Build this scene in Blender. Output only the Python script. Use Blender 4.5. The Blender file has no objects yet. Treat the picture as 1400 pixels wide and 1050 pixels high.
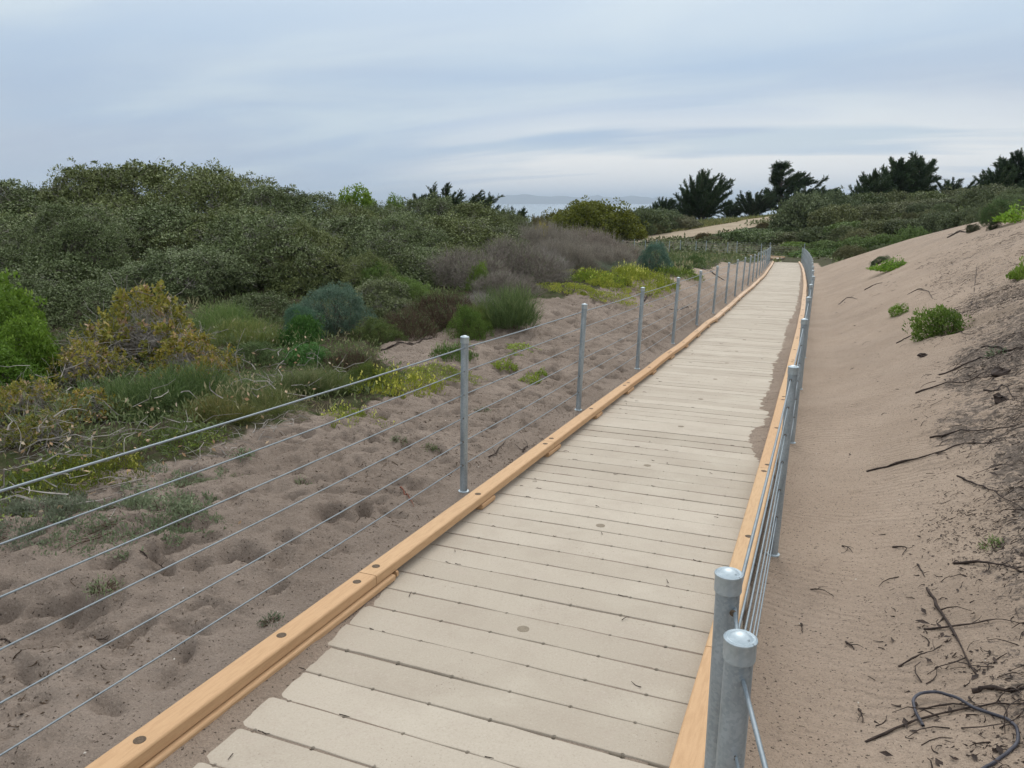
import bpy, math, random
import numpy as np
from mathutils import Vector, Matrix

random.seed(7)
RNG = np.random.default_rng(7)
SC = bpy.context.scene
COL = SC.collection
R = math.radians

# ------------------------------------------------------------------ camera
CAM_Z, PITCH, YAW, FPX = 1.95, R(13.286), R(22.19), 1048.4
cam_data = bpy.data.cameras.new('camera')
cam_data.sensor_width = 36.0
cam_data.lens = 36.0 * FPX / 1400.0
cam_data.clip_start = 0.05
cam_data.clip_end = 120000.0
cam = bpy.data.objects.new('camera', cam_data)
cam.location = (0, 0, CAM_Z)
cam.rotation_euler = (math.pi / 2 - PITCH, 0, YAW)
COL.objects.link(cam)
SC.camera = cam

# ------------------------------------------------------------------ sky
SUN_EL, SUN_AZ = R(46), R(-12)          # azimuth measured from +Y towards +X
world = bpy.data.worlds.new('World')
SC.world = world
world.use_nodes = True
wt = world.node_tree
for n in list(wt.nodes):
    wt.nodes.remove(n)
def wn(t, **kw):
    n = wt.nodes.new(t)
    for k, v in kw.items():
        setattr(n, k, v)
    return n
def wmath(op, a, b=None, clamp=False):
    n = wn('ShaderNodeMath', operation=op, use_clamp=clamp)
    for i, x in enumerate((a, b)):
        if x is None: continue
        if isinstance(x, (int, float)): n.inputs[i].default_value = x
        else: wt.links.new(x, n.inputs[i])
    return n.outputs[0]
def wmix(fac, a, b):
    n = wn('ShaderNodeMix', data_type='RGBA')
    for i, x in ((0, fac), (6, a), (7, b)):
        if isinstance(x, (int, float)): n.inputs[i].default_value = x
        elif isinstance(x, tuple): n.inputs[i].default_value = (*x, 1)
        else: wt.links.new(x, n.inputs[i])
    return n.outputs[2]
def wramp(x, a, b):
    n = wn('ShaderNodeMapRange', interpolation_type='SMOOTHSTEP')
    wt.links.new(x, n.inputs[0]); n.inputs[1].default_value = a; n.inputs[2].default_value = b
    return n.outputs[0]
sky = wn('ShaderNodeTexSky', sky_type='NISHITA')
sky.sun_disc = False
sky.sun_elevation = SUN_EL
sky.sun_rotation = SUN_AZ
sky.air_density = 1.0; sky.dust_density = 2.0; sky.ozone_density = 1.5
tc = wn('ShaderNodeTexCoord')
sep = wn('ShaderNodeSeparateXYZ')
wt.links.new(tc.outputs['Generated'], sep.inputs[0])
zpos = wmath('MAXIMUM', sep.outputs[2], 0.0)
inv = wmath('DIVIDE', 1.0, wmath('ADD', zpos, 0.15))
comb = wn('ShaderNodeCombineXYZ')
wt.links.new(wmath('MULTIPLY', sep.outputs[0], inv), comb.inputs[0])
wt.links.new(wmath('MULTIPLY', sep.outputs[1], inv), comb.inputs[1])
def wnoise(scale, rot, stretch, detail, dist, off):
    m = wn('ShaderNodeMapping')
    m.inputs['Rotation'].default_value = (0, 0, R(rot))
    m.inputs['Scale'].default_value = (stretch, 1, 1)
    m.inputs['Location'].default_value = (off, off * .7, 0)
    wt.links.new(comb.outputs[0], m.inputs[0])
    n = wn('ShaderNodeTexNoise')
    n.inputs['Scale'].default_value = scale
    n.inputs['Detail'].default_value = detail
    n.inputs['Roughness'].default_value = 0.5
    n.inputs['Distortion'].default_value = dist
    wt.links.new(m.outputs[0], n.inputs['Vector'])
    return n.outputs[0]
broad = wnoise(0.36, 14, 0.55, 3, 0.4, 3.1)
bands = wnoise(0.95, 18, 0.42, 5, 0.7, 8.4)
# overcast deck (values are pre-strength; background strength 0.1)
BLUE, LAV, PALE, WHITE = (4.0, 5.5, 7.5), (4.9, 5.7, 7.0), (6.9, 7.9, 8.4), (10.0, 9.95, 9.7)
c = wmix(wramp(broad, .38, .60), BLUE, LAV)
c = wmix(wmath('MULTIPLY', wramp(bands, .40, .68), 0.70), c, PALE)
# thinner, lighter cloud higher up (an overcast sky brightens towards the zenith)
zen = wn('ShaderNodeMapRange', interpolation_type='SMOOTHSTEP')
wt.links.new(zpos, zen.inputs[0]); zen.inputs[1].default_value = .10; zen.inputs[2].default_value = .75
c = wmix(zen.outputs[0], c, (19.6, 20.0, 20.6))
c = wmix(wmath('MULTIPLY', wramp(zpos, .08, .30), .5), c, PALE)
# glow low under the cloud edge on the sun's side
gd = wn('ShaderNodeVectorMath', operation='DOT_PRODUCT')
wt.links.new(tc.outputs['Generated'], gd.inputs[0])
gaz = R(-4)
gd.inputs[1].default_value = (math.sin(gaz), math.cos(gaz), 0.02)
glow = wramp(gd.outputs['Value'], .86, .99)
low = wmath('SUBTRACT', 1.0, wramp(zpos, .03, .16))
strip = wnoise(1.6, 24, 0.26, 4, 0.3, 1.7)
lowest = wmath('MULTIPLY', wmath('SUBTRACT', 1.0, wramp(zpos, .01, .08)), .75)
g2 = wmath('MULTIPLY', wmath('MULTIPLY', glow, low), wmath('ADD', wmath('MULTIPLY', wramp(strip, .36, .56), .95), lowest), clamp=True)
c = wmix(g2, c, WHITE)
bgc = wn('ShaderNodeMix', data_type='RGBA')
bgc.inputs[0].default_value = 0.92
wt.links.new(sky.outputs[0], bgc.inputs[6])
wt.links.new(c, bgc.inputs[7])
bg = wn('ShaderNodeBackground')
bg.inputs[1].default_value = 0.10
wt.links.new(bgc.outputs[2], bg.inputs[0])
wo = wn('ShaderNodeOutputWorld')
wt.links.new(bg.outputs[0], wo.inputs[0])

sun_d = bpy.data.lights.new('sun', 'SUN')
sun_d.energy = 1.5
sun_d.angle = R(24)
sun_d.color = (1.0, .96, .90)
sun = bpy.data.objects.new('sun', sun_d)
sdir = Vector((math.sin(SUN_AZ) * math.cos(SUN_EL), math.cos(SUN_AZ) * math.cos(SUN_EL), math.sin(SUN_EL)))
sun.rotation_euler = (-sdir).to_track_quat('-Z', 'Y').to_euler()
sun.location = sdir * 60
COL.objects.link(sun)

SC.view_settings.view_transform = 'Standard'
SC.view_settings.look = 'None'
SC.view_settings.gamma = 1.0
SC.view_settings.use_curve_mapping = False
SC.view_settings.exposure = 0.0
SC.render.engine = 'CYCLES'
SC.cycles.use_denoising = True
SC.cycles.adaptive_threshold = .02
SC.cycles.max_bounces = 5
SC.cycles.diffuse_bounces = 2
SC.cycles.glossy_bounces = 3
SC.cycles.transmission_bounces = 3
SC.cycles.transparent_max_bounces = 4
SC.cycles.volume_bounces = 0

# ------------------------------------------------------------------ helpers
def tag(o, label, cat=None, group=None, kind=None):
    if label: o['label'] = label
    if cat: o['category'] = cat
    if group: o['group'] = group
    if kind: o['kind'] = kind
    return o

def link(o, parent=None):
    COL.objects.link(o)
    if parent is not None: o.parent = parent
    return o

def empty(name, loc, rz=0.0, scale=(1, 1, 1)):
    o = bpy.data.objects.new(name, None)
    o.empty_display_size = .2
    o.location = loc; o.rotation_euler = (0, 0, rz); o.scale = scale
    return link(o)

def np_mesh(name, V, F, mat=None, smooth=False, attrs=None, fattrs=None):
    """V (n,3), F (m,k) int, all faces with k corners"""
    V = np.asarray(V, np.float32); F = np.asarray(F, np.int32)
    me = bpy.data.meshes.new(name)
    n, (m, k) = len(V), F.shape
    me.vertices.add(n); me.vertices.foreach_set('co', V.ravel())
    me.loops.add(m * k); me.loops.foreach_set('vertex_index', F.ravel())
    me.polygons.add(m)
    me.polygons.foreach_set('loop_start', np.arange(0, m * k, k, dtype=np.int32))
    me.polygons.foreach_set('use_smooth', np.full(m, smooth))
    for nm, a in (attrs or {}).items():
        at_ = me.attributes.new(nm, 'FLOAT', 'POINT'); at_.data.foreach_set('value', np.asarray(a, np.float32).ravel())
    for nm, a in (fattrs or {}).items():
        at_ = me.attributes.new(nm, 'FLOAT', 'FACE'); at_.data.foreach_set('value', np.asarray(a, np.float32).ravel())
    me.update(calc_edges=True)
    if mat: me.materials.append(mat)
    return me

def obj(name, me, parent=None):
    return link(bpy.data.objects.new(name, me), parent)

def unit(a):
    return a / np.maximum(np.linalg.norm(a, axis=-1, keepdims=True), 1e-9)

# value noise on a hashed lattice
def _hash(ix, iy, seed):
    h = (ix.astype(np.int64) * 374761393 + iy.astype(np.int64) * 668265263 + seed * 974711) & 0x7fffffff
    h = (h ^ (h >> 13)) * 1274126177 & 0x7fffffff
    return ((h ^ (h >> 16)) & 0xffff) / 65535.0
def noise(x, y, seed=0):
    x = np.asarray(x, float); y = np.asarray(y, float)
    ix = np.floor(x); iy = np.floor(y); fx = x - ix; fy = y - iy
    fx = fx * fx * fx * (fx * (fx * 6 - 15) + 10); fy = fy * fy * fy * (fy * (fy * 6 - 15) + 10)
    a = _hash(ix, iy, seed); b = _hash(ix + 1, iy, seed); c_ = _hash(ix, iy + 1, seed); d = _hash(ix + 1, iy + 1, seed)
    return (a * (1 - fx) + b * fx) * (1 - fy) + (c_ * (1 - fx) + d * fx) * fy - .5
def fbm(x, y, seed=0, octaves=4, gain=.5):
    s = 0; a = 1
    for o in range(octaves):
        s = s + a * noise(x * 2 ** o + 17.3 * o, y * 2 ** o - 9.1 * o, seed + o); a *= gain
    return s
def sstep(a, b, x):
    t = np.clip((np.asarray(x, float) - a) / (b - a), 0, 1)
    return t * t * (3 - 2 * t)

# camera rays, used only to work out where in the place a thing stands
_F = np.array([-math.sin(YAW) * math.cos(PITCH), math.cos(YAW) * math.cos(PITCH), -math.sin(PITCH)])
_R = np.array([math.cos(YAW), math.sin(YAW), 0.0])
_U = np.cross(_R, _F)
CAMP = np.array([0, 0, CAM_Z])
def at(px, py, d):
    return CAMP + d * (_F + (px - 700) / FPX * _R + (525 - py) / FPX * _U)

# ------------------------------------------------------------------ lie of the land
def cu(s):                      # the walk bends gently to the left
    return -.173 * (np.asarray(s, float) / 20.0) ** 2
def deck_z(s):
    s = np.asarray(s, float)
    w = sstep(6, 13, s)
    return -.04 * s + w * (.045 * noise(s / 1.7, 0 * s, 91) + .05 * noise(s / 4.1, 0 * s + 3, 92))
def D(s):
    return -.04 * np.minimum(s, 66)

CTRL = []
for s_ in (-20, -8, 0, 5, 10, 15, 20, 25, 30, 40, 50, 60):
    CTRL.append((-2.45 + cu(s_), s_, -.04 * s_ - .035))
    CTRL.append((.0 + cu(s_), s_, -.04 * s_ - .12))
CTRL += [(-4.8, 3, .0), (-4.6, 0, .0), (-5, -8, .1), (-4.2, 5.3, .0), (-3.4, 5.3, -.14), (-3.4, 2, -.1), (-5.4, 9.5, -.05), (-5.0, 12.2, -.02), (-3.6, 9.5, -.22),
         (-4.4, 15.5, .08), (-5.5, 22, .05), (-4.2, 20, .02), (-3.9, 25, -.28), (-4.0, 30, -.55), (-4.4, 40, -.95), (-5.2, 50, -1.5), (-5.7, 60, -2.1),
         (-6, 25, -.25), (-8, 30, -.5), (-9, 40, -1.2), (-12, 50, -1.6), (-7, 18, .15), (-7.5, 11, .0), (-9, 10, .2), (-13, 15, .8), (-18, 20, 1.0), (-10, 20, .55), (-15, 30, .5), (-25, 30, 1.0),
         (-8, 5, .1), (-14, 5, .6), (-12, -2, .5), (-20, 8, .8), (-30, 15, .8), (-20, 40, .0), (-32, 45, -.6), (-45, 25, .2), (-40, -10, .5), (-15, -20, .5),
         (-9.6, 66, -2.45), (-2.5, 66, -2.6), (-2.3, 72, -2.6), (-15, 70, -2.7), (-23, 76, -2.95), (-30, 82, -3.0), (-20, 60, -2.2), (-30, 62, -2.6), (-40, 60, -2.5),
         (-24, 95, -2.45), (-16, 101, -1.4), (-7.3, 113, -.25), (-28, 97, -2.2), (-15.8, 110, -.55), (-12, 90, -1.9), (-6, 95, -1.2), (-14, 80, -2.5), (-5, 82, -2.3),
         (-35, 100, -2.6), (-50, 100, -6.0), (-60, 140, -14), (-40, 130, -5), (-25, 125, -2.0), (-12, 130, -.4), (-8, 150, -1), (-25, 170, -5), (-70, 80, -7), (-80, 40, -5),
         (10.8, 92, 1.5), (5, 90, .2), (1, 84, -1.2), (6.5, 76, -.9), (20, 100, 2.1), (18, 76, 1.0), (5, 60, -2.0), (12, 60, -.8), (0, 66, -2.6), (0, 74, -2.4),
         (10, 45, -1.6), (6, 40, -2.0), (10, 30, -1.6), (5, 20, -1.5), (5, 5, -.8), (15, 15, -.5), (30, 60, .5), (35, 90, 2.2), (30, 30, 0), (15, 130, 1.0), (35, 140, 1.0), (40, 0, 0), (5, -15, .2), (20, -15, .3),
         (0, 105, .1), (2, 115, .3), (70, 70, .5), (60, 140, 0), (-10, 220, -8), (40, 220, -4)]
CT = np.array(CTRL, float)
def _tps_k(r2):
    return .5 * r2 * np.log(r2 + 1e-9)
def _tps_fit():
    n = len(CT); X = CT[:, :2] / 20
    r2 = ((X[:, None] - X[None]) ** 2).sum(-1)
    K = _tps_k(r2) + np.eye(n) * 2e-3
    P = np.c_[np.ones(n), X]
    A = np.block([[K, P], [P.T, np.zeros((3, 3))]])
    return X, np.linalg.solve(A, np.r_[CT[:, 2], 0, 0, 0])
_TX, _TW = _tps_fit()
def tps(u, s):
    u = np.asarray(u, float); s = np.asarray(s, float)
    sh = np.broadcast(u, s).shape
    q = np.c_[np.broadcast_to(u, sh).ravel(), np.broadcast_to(s, sh).ravel()] / 20
    out = np.empty(len(q))
    for i in range(0, len(q), 60000):
        b = q[i:i + 60000]
        r2 = (b[:, :1] - _TX[:, 0]) ** 2 + (b[:, 1:] - _TX[:, 1]) ** 2
        out[i:i + 60000] = _tps_k(r2) @ _TW[:-3] + _TW[-3] + b @ _TW[-2:]
    return out.reshape(sh)

_PU = np.array([-1, .0, .35, .75, 1.3, 2.0, 3.0, 4.5, 6.0, 8.0, 12, 20, 60])
_PR = np.array([-.14, -.12, -.09, .07, .36, .72, 1.22, 1.95, 2.55, 3.25, 4.2, 5, 5.5])
def prof(x):                    # cross profile of the dune right of the walk
    return .25 * (np.interp(x - .12, _PU, _PR) + np.interp(x + .12, _PU, _PR) + 2 * np.interp(x, _PU, _PR))
def crest(x):
    return np.clip(46 - 2.4 * (x - 3.3), 31, 56)
def ground(u, s):
    """height of the ground, without the fine relief"""
    u = np.asarray(u, float); s = np.asarray(s, float)
    x = u - cu(np.clip(s, -20, 70))
    g = tps(u, s)
    c_ = crest(x)
    over = np.maximum(0, s - c_)
    dune = -.04 * np.minimum(s, c_) + prof(x) - .42 * (np.sqrt(over ** 2 + 1) - 1)
    dune = np.where(s < -25, -9, dune)
    k = .25
    right = np.maximum(g, dune) + k * np.log1p(np.exp(-np.abs(g - dune) / k)) * sstep(.3, 3, x)
    w = sstep(-.6, .1, x) * (1 - sstep(60, 66, s))
    z = g * (1 - w) + right * w
    # under and beside the walk the ground follows it
    side = np.where(x > -1.25, -.13, -.045)
    wd = (1 - sstep(1.12, 1.55, np.abs(x + 1.25))) * (1 - sstep(64, 66, s))
    z = z * (1 - wd) + (-.04 * s + side) * wd
    inner = (1 - sstep(.90, 1.0, np.abs(x + 1.25))) * (1 - sstep(64.5, 66, s))
    z = z - .16 * inner
    dist = np.hypot(u, s - 30)
    return z - sstep(170, 300, dist) * 34

def hit(px, py, dmin=1.2, dmax=150):
    """where the line of sight through a picture point meets the ground"""
    d = np.geomspace(dmin, dmax, 500)
    P = CAMP + d[:, None] * (_F + (px - 700) / FPX * _R + (525 - py) / FPX * _U)
    below = P[:, 2] < ground(P[:, 0], P[:, 1])
    i = int(np.argmax(below)) if below.any() else len(d) - 1
    a, b = d[max(i - 1, 0)], d[i]
    for _ in range(3):
        t = np.linspace(a, b, 9)
        P = CAMP + t[:, None] * (_F + (px - 700) / FPX * _R + (525 - py) / FPX * _U)
        bl = P[:, 2] < ground(P[:, 0], P[:, 1])
        j = int(np.argmax(bl)) if bl.any() else 8
        a, b = t[max(j - 1, 0)], t[j]
    p = at(px, py, b)
    return p, b
# ------------------------------------------------------------------ materials
def new_mat(name):
    m = bpy.data.materials.new(name); m.use_nodes = True
    nt = m.node_tree
    b = nt.nodes['Principled BSDF']
    return m, nt, b
class NT:
    """small wrapper to write node trees tersely"""
    def __init__(self, name):
        self.m, self.nt, self.b = new_mat(name)
    def n(self, t, **kw):
        x = self.nt.nodes.new(t)
        for k, v in kw.items(): setattr(x, k, v)
        return x
    def put(self, sock, v):
        if hasattr(v, 'is_linked') or hasattr(v, 'links'): self.nt.links.new(v, sock)
        elif isinstance(v, tuple) and len(v) == 3 and sock.type == 'RGBA': sock.default_value = (*v, 1)
        else: sock.default_value = v
    def pos(self):
        return self.n('ShaderNodeTexCoord').outputs['Object']
    def geo(self):
        return self.n('ShaderNodeNewGeometry').outputs['Position']
    def attr(self, nm):
        return self.n('ShaderNodeAttribute', attribute_name=nm).outputs['Fac']
    def rand(self):
        return self.n('ShaderNodeObjectInfo').outputs['Random']
    def ocol(self):
        return self.n('ShaderNodeObjectInfo').outputs['Color']
    def noise(self, vec, scale, detail=4, rough=.55, dist=0, stretch=None):
        if stretch:
            mp = self.n('ShaderNodeMapping'); mp.inputs['Scale'].default_value = stretch
            self.put(mp.inputs[0], vec); vec = mp.outputs[0]
        x = self.n('ShaderNodeTexNoise')
        self.put(x.inputs['Vector'], vec)
        x.inputs['Scale'].default_value = scale; x.inputs['Detail'].default_value = detail
        x.inputs['Roughness'].default_value = rough; x.inputs['Distortion'].default_value = dist
        return x.outputs[0]
    def ramp(self, x, a, b, lo=0.0, hi=1.0):
        r = self.n('ShaderNodeMapRange', interpolation_type='SMOOTHSTEP')
        self.put(r.inputs[0], x)
        for i, v in ((1, a), (2, b), (3, lo), (4, hi)): r.inputs[i].default_value = v
        return r.outputs[0]
    def mix(self, f, a, b, blend='MIX'):
        x = self.n('ShaderNodeMix', data_type='RGBA', blend_type=blend)
        self.put(x.inputs[0], f); self.put(x.inputs[6], a); self.put(x.inputs[7], b)
        return x.outputs[2]
    def math(self, op, a, b=0.0, clamp=False):
        x = self.n('ShaderNodeMath', operation=op, use_clamp=clamp)
        self.put(x.inputs[0], a); self.put(x.inputs[1], b)
        return x.outputs[0]
    def bump(self, h, strength=.3, dist=.01, normal=None):
        x = self.n('ShaderNodeBump')
        x.inputs['Strength'].default_value = strength; x.inputs['Distance'].default_value = dist
        self.put(x.inputs['Height'], h)
        if normal: self.put(x.inputs['Normal'], normal)
        return x.outputs[0]
    def fin(self, color, rough=.8, spec=.3, metal=0.0, normal=None):
        self.put(self.b.inputs['Base Color'], color)
        self.put(self.b.inputs['Roughness'], rough)
        self.b.inputs['Specular IOR Level'].default_value = spec
        self.put(self.b.inputs['Metallic'], metal)
        if normal: self.put(self.b.inputs['Normal'], normal)
        return self.m

def mat_ground():
    t = NT('sand_ground'); p = t.geo()
    tone = t.attr('tone'); lit = t.attr('litter'); veg = t.attr('veg'); sand_dark = t.attr('sand_dark')
    big = t.noise(p, .9, 5, .6)
    mid = t.noise(p, 6, 5, .65)
    fine = t.noise(p, 420, 2, .7)
    grain = t.noise(p, 1100, 1, .5)
    cl = t.mix(t.ramp(big, .35, .68), (.218, .170, .136), (.298, .238, .194))
    cr = t.mix(t.ramp(big, .35, .65), (.385, .292, .218), (.44, .338, .256))
    c = t.mix(tone, cl, cr)
    c = t.mix(t.math('MULTIPLY', t.ramp(mid, .5, .75), .35), c, t.mix(.5, c, (.13, .10, .085)))
    c = t.mix(t.math('MULTIPLY', sand_dark, .55), c, (.115, .088, .075))
    c = t.mix(t.ramp(fine, .32, .75, .0, .42), c, (.09, .07, .055))
    crumb = t.noise(p, 95, 3, .7); crumb2 = t.noise(p, 28, 4, .7)
    c = t.mix(t.ramp(crumb, .50, .72, .0, .50), c, (.11, .085, .068))
    c = t.mix(t.ramp(crumb, .26, .44, .35, .0), c, (.50, .42, .34))
    c = t.mix(t.ramp(crumb2, .56, .74, .0, .34), c, (.10, .078, .062))
    c = t.mix(t.ramp(grain, .60, .75, 0, .55), c, (.52, .46, .40))
    spot = t.noise(p, 62, 2, .5)
    c = t.mix(t.math('MULTIPLY', t.ramp(spot, .645, .68), .85), c, (.045, .032, .026))
    # dark organic crust and leaf litter
    ln = t.noise(p, 14, 6, .7, .6)
    ls = t.noise(p, 5, 6, .75, .8, stretch=(1.0, 2.6, 1.0))
    lf = t.noise(p, 48, 4, .75)
    lm = t.ramp(t.math('ADD', t.math('ADD', t.math('MULTIPLY', lit, .52), t.math('MULTIPLY', lf, .55)), t.math('ADD', t.math('MULTIPLY', ln, .65), t.math('MULTIPLY', ls, .75))), 1.30, 1.43)
    c = t.mix(t.math('MULTIPLY', lm, .80), c, t.mix(t.ramp(t.noise(p, 33, 4, .7), .35, .65), (.030, .026, .024), (.150, .122, .104)))
    # soil and thin green below the plants
    soil = t.mix(t.ramp(mid, .35, .65), (.075, .058, .040), (.05, .062, .022))
    vm = t.ramp(t.math('ADD', veg, t.math('MULTIPLY', t.math('SUBTRACT', mid, .5), .9)), .40, .62)
    c = t.mix(vm, c, soil)
    h = t.math('ADD', t.math('MULTIPLY', fine, .25), t.math('MULTIPLY', t.noise(p, 60, 4, .65), .8))
    nrm = t.bump(t.math('ADD', h, t.math('MULTIPLY', t.noise(p, 24, 4, .7), 1.3)), .75, .020)
    rip = t.n('ShaderNodeTexWave', wave_type='BANDS', bands_direction='Y')
    mp = t.n('ShaderNodeMapping'); mp.inputs['Rotation'].default_value = (0, 0, R(17)); t.put(mp.inputs[0], p)
    t.put(rip.inputs[0], mp.outputs[0]); rip.inputs['Scale'].default_value = 4.2
    rip.inputs['Distortion'].default_value = 5.0; rip.inputs['Detail'].default_value = 2.5; rip.inputs['Detail Scale'].default_value = 1.3
    rh = t.math('MULTIPLY', rip.outputs['Fac'], t.math('MULTIPLY', tone, t.ramp(t.noise(p, .8, 2), .40, .62)))
    nrm = t.bump(rh, .55, .016, nrm)
    return t.fin(c, .95, .12, normal=nrm)

def mat_plank():
    t = NT('sandy_concrete_plank'); p = t.geo(); o = t.rand()
    c = t.mix(o, (.402, .346, .278), (.490, .428, .350))
    blot = t.noise(p, 2.6, 5, .65)
    c = t.mix(t.ramp(blot, .42, .75, 0, .38), c, (.33, .27, .215))
    pink = t.noise(p, 5.3, 3, .6, stretch=(1, 1.4, 1))
    c = t.mix(t.ramp(pink, .55, .75, 0, .35), c, (.43, .36, .30))
    pale = t.noise(p, 1.4, 4, .6)
    c = t.mix(t.ramp(pale, .52, .74, 0, .45), c, (.52, .465, .38))
    sp = t.noise(p, 340, 2, .7)
    c = t.mix(t.ramp(sp, .56, .80, 0, .45), c, (.30, .23, .165))
    gr = t.noise(p, 110, 3, .75)
    c = t.mix(t.ramp(gr, .50, .74, 0, .38), c, (.27, .215, .165))
    c = t.mix(t.ramp(gr, .25, .45, .30, 0), c, (.62, .56, .47))
    pit = t.noise(p, 75, 3, .7); pm = t.noise(p, 3.1, 2, .5)
    pf = t.math('MULTIPLY', t.ramp(pit, .62, .70), t.ramp(pm, .54, .66))
    c = t.mix(t.math('MULTIPLY', pf, .75), c, (.16, .12, .09))
    h = t.math('SUBTRACT', t.math('ADD', t.math('MULTIPLY', sp, .5), t.noise(p, 45, 4, .6)), pf)
    return t.fin(c, .9, .2, normal=t.bump(h, .35, .004))

def mat_wood():
    t = NT('golden_timber'); p = t.geo(); o = t.rand()
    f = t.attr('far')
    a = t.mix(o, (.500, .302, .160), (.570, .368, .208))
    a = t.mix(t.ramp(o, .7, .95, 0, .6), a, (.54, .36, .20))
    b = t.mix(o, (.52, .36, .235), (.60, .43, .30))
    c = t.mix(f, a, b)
    g = t.noise(p, 9, 5, .6, .3, stretch=(9, 1, 9))
    c = t.mix(t.ramp(g, .38, .72, 0, .42), c, (.39, .225, .110))
    sp = t.noise(p, 260, 2, .7)
    c = t.mix(t.ramp(sp, .56, .72, 0, .28), c, (.70, .50, .28))
    st = t.noise(p, 2.2, 4, .7)
    c = t.mix(t.ramp(st, .62, .78, 0, .4), c, (.32, .21, .12))
    return t.fin(c, .72, .25, normal=t.bump(t.math('ADD', g, t.math('MULTIPLY', sp, .4)), .25, .003))

def mat_steel(name='galvanised_steel', lo=(.24, .285, .315), hi=(.44, .495, .53), metal=.55, rough=.46):
    t = NT(name); p = t.pos(); o = t.rand()
    v = t.n('ShaderNodeTexVoronoi'); v.inputs['Scale'].default_value = 130
    t.put(v.inputs['Vector'], p)
    sv = t.n('ShaderNodeSeparateColor'); t.put(sv.inputs[0], v.outputs['Color'])
    st = t.noise(p, 14, 5, .65, stretch=(1, 1, .25))
    f = t.math('ADD', t.math('MULTIPLY', sv.outputs[0], .14), t.math('MULTIPLY', st, .85))
    c = t.mix(t.ramp(f, .25, .80), lo, hi)
    spot = t.noise(p, 40, 3, .7)
    c = t.mix(t.ramp(spot, .66, .74, 0, .6), c, (.11, .125, .135))
    return t.fin(c, t.ramp(st, .3, .7, rough - .08, rough + .12), .5, metal, t.bump(spot, .08, .002))

def mat_simple(name, ca, cb, scale=30, rough=.85, spec=.2, bump=.2, metal=0.0):
    t = NT(name); p = t.pos()
    n = t.noise(p, scale, 5, .65)
    return t.fin(t.mix(t.ramp(n, .3, .7), ca, cb), rough, spec, metal, t.bump(n, bump, .004))

def mat_leaf(name, ca, cb, cc=None, trans=.22, rough=.55, spec=.25):
    """leaf colour varies leaf by leaf (attribute rnd) and plant by plant (object colour)"""
    t = NT(name); r = t.attr('rnd')
    c = t.mix(t.ramp(r, 0.0, .85), ca, cb)
    if cc: c = t.mix(t.ramp(r, .80, .90), c, cc)
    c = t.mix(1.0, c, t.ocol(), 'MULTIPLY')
    t.fin(c, rough, spec)
    if trans <= 0: return t.m
    tr = t.n('ShaderNodeBsdfTranslucent'); t.put(tr.inputs[0], c)
    mx = t.n('ShaderNodeMixShader'); mx.inputs[0].default_value = trans
    t.nt.links.new(t.b.outputs[0], mx.inputs[1]); t.nt.links.new(tr.outputs[0], mx.inputs[2])
    t.nt.links.new(mx.outputs[0], t.nt.nodes['Material Output'].inputs[0])
    return t.m

M = {}
M['ground'] = mat_ground()
M['plank'] = mat_plank()
M['wood'] = mat_wood()
M['steel'] = mat_steel()
M['cap'] = mat_steel('galvanised_cap', (.34, .405, .44), (.54, .60, .635), .45, .45)
M['cable'] = mat_steel('galvanised_wire', (.19, .225, .25), (.29, .33, .355), .5, .5)
M['plug'] = mat_simple('bolt_plug_filler', (.085, .062, .042), (.15, .11, .078), 120, .9)
M['plugdeck'] = mat_simple('deck_plug_filler', (.20, .165, .12), (.27, .225, .17), 120, .9)
M['jointsand'] = mat_simple('joint_sand', (.17, .135, .105), (.27, .215, .17), 160, .95, .1, .5)
M['road'] = mat_simple('dirt_road', (.29, .228, .160), (.36, .290, .210), .6, .95, .1, .1)
M['bark'] = mat_simple('grey_bark', (.075, .062, .052), (.16, .135, .115), 20, .9, .15)
M['palebark'] = mat_simple('pale_dead_twig', (.22, .195, .17), (.36, .33, .30), 16, .9, .15)
M['purpletwig'] = mat_simple('purple_grey_twig', (.165, .140, .118), (.30, .262, .225), 16, .9, .15)
M['browntwig'] = mat_simple('brown_twig', (.075, .052, .036), (.15, .105, .072), 16, .9, .15)
M['stick'] = mat_simple('dark_dead_stick', (.020, .014, .012), (.065, .045, .036), 40, .85, .25, .5)
M['redstick'] = mat_simple('red_brown_stick', (.12, .035, .02), (.22, .085, .05), 40, .7, .25)
M['hose'] = mat_simple('black_tubing', (.028, .028, .038), (.075, .075, .092), 14, .6, .35, .3)
M['shell'] = mat_simple('pale_chip', (.45, .41, .36), (.62, .58, .52), 30, .8)
M['rock'] = mat_simple('pale_rock', (.36, .35, .33), (.55, .54, .52), 3, .9)
M['clod'] = mat_simple('dark_clod', (.045, .038, .03), (.10, .082, .062), 8, .95, .1, .6)
M['cone'] = mat_simple('brown_litter', (.035, .022, .015), (.10, .068, .045), 60, .9, .15)
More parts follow.
